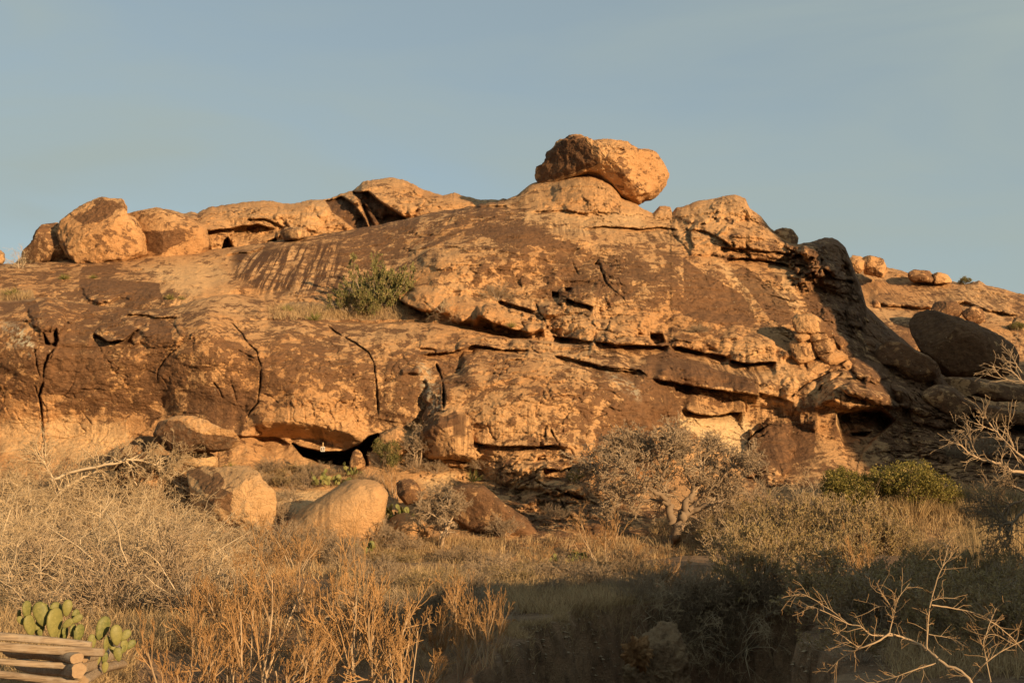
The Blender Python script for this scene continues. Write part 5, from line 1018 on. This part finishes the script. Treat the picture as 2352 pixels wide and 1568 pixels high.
tree("thorn_branches", "long pale thorny branches sprawling across the near corner", ft, YF, [(RQ((1720, 1640), (1660, 1510), (1500, 1430), (1380, 1330), (1280, 1270), (1130, 1225)), .032, .018, 12), (RQ((1130, 1225), (1050, 1280), (930, 1330), (810, 1390), (700, 1490)), .018, .005, 16), (RQ((1150, 1240), (1010, 1235), (930, 1175), (850, 1160), (700, 1080), (580, 1040), (480, 1070)), .013, .004, 22), (RQ((850, 1160), (720, 1060), (550, 960), (470, 960)), .009, .003, 14), (RQ((930, 1330), (800, 1240), (720, 1190)), .008, .003, 10),
    (RQ((1390, 1340), (1395, 1200), (1420, 1000), (1480, 800), (1560, 690), (1650, 590)), .016, .004, 22), (RQ((1420, 1030), (1560, 1050), (1700, 1080), (1830, 1140), (1960, 1240), (2100, 1400)), .013, .008, 18), (RQ((1130, 1225), (1160, 1100), (1190, 990), (1270, 880)), .010, .003, 14), (RQ((1170, 1080), (1100, 980), (1060, 920)), .007, .003, 8), (RQ((1700, 1540), (1800, 1420), (1990, 1300), (2100, 1250)), .014, .006, 14), (RQ((1830, 1560), (1800, 1400), (1780, 1290), (1830, 1140), (1870, 1050)), .011, .004, 14),
    (RQ((1450, 1430), (1300, 1480), (1150, 1530), (1000, 1570)), .013, .005, 16), (RQ((1500, 760), (1530, 650), (1500, 600), (1420, 630)), .006, .003, 8), (RQ((1400, 1230), (1560, 1260), (1650, 1310)), .007, .003, 8), (RQ((1420, 1000), (1500, 980), (1600, 985)), .006, .003, 6), (RQ((1140, 1040), (1060, 1040), (980, 1080)), .006, .003, 6), (RQ((1990, 1300), (1850, 1230), (1790, 1250)), .007, .003, 6)],
    twig_material("thorn_bark", (.40, .29, .18), (.46, .33, .20)), ORANGE_TWIG, L_=(.06, .30), levels=[dict(seg=3, wob=.22, grav=.03, taper=.5, n=2, ang=(.5, 1.2), len=.45, rad=.7, t0=.2, t1=.6), dict(seg=2, wob=.25, grav=0, taper=.5, t0=.6, t1=1)], seed=16, twig=.0019, lo=.1, rmax=.0035, cat="branches", thin=.62)

# ------------------------------------------------------------------ prickly pears
def pad_mesh(seed):
    rg = np.random.default_rng(seed); nu, nv = 14, 9
    u = np.linspace(0, 2 * math.pi, nu, endpoint=False); v = np.linspace(-math.pi / 2, math.pi / 2, nv)[:, None]
    x = .31 * np.cos(v) * np.cos(u); z = .5 + .5 * np.cos(v) * np.sin(u) + 0 * v; y = .085 * np.sin(v) * (1 + 0 * u)
    x = x * (.62 + .5 * np.clip(z, 0, 1) ** .8) * (1 + .04 * rg.normal()); y = y + .05 * x * rg.normal() + .03 * np.sin(z * 3) * rg.normal()
    return mkmesh("pad", np.stack([x, y, z], -1).reshape(-1, 3), [gridfaces(nv, nu, True)], PAD)
PADS = [pad_mesh(k) for k in range(4)]
def prickly(label, foot, pads, group=None, wide=1.0):
    """pads: (offset xyz, size, lean sideways, lean toward, turn)"""
    root = empty("prickly_pear", [float(q) for q in foot], label, "cactus", group)
    for i, (p, s, lx, ly, rz) in enumerate(pads):
        o = bpy.data.objects.new("pad", PADS[i % 4]); col.objects.link(o); o.parent = root
        o.location = p; o.rotation_euler = (ly, lx, rz); o.scale = (s * wide, s, s)
    return root
def cluster(seed, n, w, h, s):
    rg = np.random.default_rng(seed); out = []
    for k in range(n):
        if k < n * .45 or not out: b = np.array([rg.uniform(-w, w), rg.uniform(-.4, .4) * w, 0]); e = None
        else:
            q = out[rg.integers(len(out))]; b = np.array(q[0]) + np.array([math.sin(q[2]) * q[1] * .85, -math.sin(q[3]) * q[1] * .85, math.cos(q[2]) * math.cos(q[3]) * q[1] * .85])
            if b[2] > h: b[2] *= .5
        out.append((tuple(b), s * rg.uniform(.75, 1.2), rg.normal(0, .5), rg.normal(0, .4), rg.uniform(-1.5, 1.5)))
    return out
RF = lambda x, y: (x / 7.273, 1352.4 + y / 7.273)
YC = 20.8; ft = proj(110, 1560, YC); ft[2] = float(ground_z(ft[0], ft[1]))
near = []
for x, y, h, lean, turn, dy in [(540, 790, 330, -.30, .9, 0), (430, 600, 170, -.75, .3, 0), (460, 520, 290, -.15, 1.0, 0), (420, 500, 260, -.35, -1.2, .3), (320, 520, 160, -.1, 1.3, .3), (735, 625, 370, -.25, .25, 0), (640, 810, 270, .05, .7, .1), (890, 840, 460, .02, 1.15, 0), (960, 620, 360, -.15, .7, .2), (1040, 640, 180, .9, .1, -.1), (1100, 460, 250, .1, .4, .1),
        (890, 400, 160, .1, .6, .2), (1180, 560, 190, 1.0, .4, .1), (1230, 560, 200, .2, .6, .3), (1200, 800, 190, .1, .9, .2), (1290, 880, 260, .2, 1.0, .1), (1240, 880, 170, -.1, -1.1, -.1), (820, 440, 200, -.5, .6, .3), (620, 420, 190, .4, .5, .3), (680, 800, 120, -.2, .3, 0), (1080, 860, 220, .0, 1.1, .3), (1000, 860, 200, 0, .9, .3)]:
    px_, py_ = RF(x, y); p = proj(px_, py_, YC + dy) - ft; near.append((tuple(p), 1.15 * h / 7.273 * YC / F, lean, 0.05, turn))
prickly("big clump of flat prickly pear pads behind the split-rail fence", ft, near)
ft2 = proj(245, 1590, YC + .1); ft2[2] = float(ground_z(ft2[0], ft2[1]))
near = []
for x, y, h, lean, turn, dy in [(1540, 1000, 250, -.05, .5, .1), (1640, 860, 420, .32, .7, .1), (1950, 950, 360, -.1, .6, 0), (2010, 860, 230, .75, .5, .05), (1760, 1050, 270, .15, 1.2, 0), (1850, 1040, 210, .0, 1.25, .1), (1990, 1210, 240, -.2, .3, -.1), (2080, 1060, 220, -.1, .8, .1), (1600, 1290, 240, .1, .2, 0), (1730, 1240, 190, .2, .3, 0), (1560, 1200, 170, 0, .3, .1), (2110, 1000, 200, .8, .6, .2), (1740, 1400, 190, .1, .3, -.1), (2030, 1080, 150, .4, .9, -.1), (1930, 1100, 170, -.4, .4, .1)]:
    px_, py_ = RF(x, y); p = proj(px_, py_, YC + dy) - ft2; near.append((tuple(p), h / 7.273 * YC / F, lean, 0.05, turn))
prickly("dark green prickly pear just past the rail ends of the fence", ft2, near)
for i, (x, y, n, w, h, s, lab) in enumerate([(758, 1114, 26, .8, .8, .40, "upper prickly pear on the bench before the cave"), (812, 1090, 10, .5, .6, .34, "small prickly pear with one round pad raised, by the cone-shaped rock"), (893, 1192, 30, 1.0, .6, .42, "prickly pear growing against the end of the whaleback boulder"),
     (745, 1274, 16, .8, .4, .38, "low prickly pear at the foot of the whaleback boulder"), (808, 1268, 18, .8, .4, .38, "low prickly pear next in line below the whaleback boulder"), (1285, 1288, 12, .7, .35, .26, "dark prickly pear in the grass near the fan of orange stems"), (1330, 1282, 10, .4, .35, .26, "second dark prickly pear beside the fan of orange stems")]):
    prickly(lab, site(x, y) + np.array([0, -.5, 0]), cluster(70 + i, int(n * 1.6), w, h * 1.2, s * .72), wide=1.35)
ft = site(1087, 1122)
o = plant("yucca", 1, 1087, 1118, 34, "dry-skirted yucca standing on the ledge above the dark boulder", cat="yucca", w=.9, at=ft + np.array([0, 0, .35]))
# ------------------------------------------------------------------ split-rail fence
fence_o = empty("split_rail_fence", [float(q) for q in proj(120, 1566, 20)], "low fence of weathered split logs stacked crosswise in the near corner", "fence")
def rail(p0, p1, r0, r1, seed, flatness=.3):
    rg = np.random.default_rng(seed); A, B = np.array(p0, float), np.array(p1, float); n, K = 22, 14
    t = np.linspace(0, 1, n)[:, None]; d = unit(B - A); u = unit(np.cross(d, [0, 0, 1])); v = np.cross(u, d)
    P = A + (B - A) * t; P = P + v * (.025 * np.sin(t * 5 + rg.random() * 6)) + u * (.02 * np.sin(t * 4 + rg.random() * 6))
    th = np.arange(K) / K * 2 * math.pi; prof = 1 - flatness * np.abs(np.sin(th * 1.5 + rg.random() * 6)) + .11 * rg.normal(size=K)
    R = (r0 + (r1 - r0) * t) * prof[None] * (1 + .05 * fbm(np.stack([t * 9 + 0 * th, np.cos(th) + 0 * t, np.sin(th) + 0 * t], -1), .5, 3, seed))
    R = R * np.where((t > .002) & (t < .998), 1, .93)
    V = P[:, None] + (u * np.cos(th)[:, None] + v * np.sin(th)[:, None])[None] * R[..., None]
    V = np.concatenate([V.reshape(-1, 3), V[0], V[-1], P[:1], P[-1:]]); m = n * K
    end = np.concatenate([np.zeros(m), np.ones(2 * K + 2)])
    i = np.arange(K); j = (i + 1) % K
    caps = np.concatenate([np.stack([m + j, m + i, 0 * i + m + 2 * K], -1), np.stack([m + K + i, m + K + j, 0 * i + m + 2 * K + 1], -1)])
    o = mk("rail", V - np.array(fence_o.location), [gridfaces(n, K, True), caps], WOOD, fence_o, dict(end=end)); return o
def FP(x, y, Y): return proj(*RF(x, y), Y)
rail(FP(-2600, 480, 20.0), FP(1520, 965, 19.95), .085, .055, 1); rail(FP(-2600, 720, 19.8), FP(1730, 1062, 19.75), .085, .068, 2); rail(FP(-2600, 1030, 19.8), FP(1430, 1270, 19.75), .06, .06, 3); rail(FP(-2600, 1230, 19.8), FP(1330, 1530, 19.75), .065, .06, 4)
rail(FP(100, 1010, 21.6), FP(1300, 1160, 19.6), .085, .102, 5, .08); rail(FP(350, 1240, 21.6), FP(1318, 1395, 19.55), .09, .112, 6, .08)
rail(FP(1350, 1290, 19.9), FP(2080, 1010, 23.2), .09, .07, 7); rail(FP(1420, 1180, 19.95), FP(2000, 950, 23.2), .07, .06, 8); rail(FP(1380, 1500, 19.8), FP(2080, 1230, 23.2), .08, .07, 9)

# ------------------------------------------------------------------ sign in front of the cave
sp = proj(741.5, 1031, 69.6)
sg = empty("sign", [float(q) for q in sp], "small white-bordered sign on a strap before the black cave mouth", "sign")
def box(name, c, s, mat, bevel=0):
    c, s = np.array(c), np.array(s) / 2
    V = np.array([[x, y, z] for x in (-1, 1) for y in (-1, 1) for z in (-1, 1)]) * s + c
    return mk(name, V, [np.array([[0, 1, 3, 2], [4, 6, 7, 5], [0, 4, 5, 1], [2, 3, 7, 6], [0, 2, 6, 4], [1, 5, 7, 3]])], mat, sg, smooth=False)
WHITE, BROWN = flat("sign_white", (.78, .74, .66)), flat("sign_brown", (.06, .035, .022))
box("panel", (0, 0, 0), (.18, .02, .22), BROWN)
for nm, c, s in (("border", (0, -.014, .105), (.20, .012, .024)), ("border", (0, -.014, -.105), (.20, .012, .024)), ("border", (-.09, -.014, 0), (.02, .012, .186)), ("border", (.09, -.014, 0), (.02, .012, .186)), ("pictogram", (.0, -.013, .035), (.05, .01, .05)), ("pictogram", (.0, -.013, -.03), (.035, .01, .07)), ("pictogram", (.03, -.013, -.045), (.05, .01, .02))): box(nm, c, s, WHITE)
box("strap", (.012, 0, .22), (.045, .015, .22), flat("strap_tan", (.5, .34, .16)))

name_all()
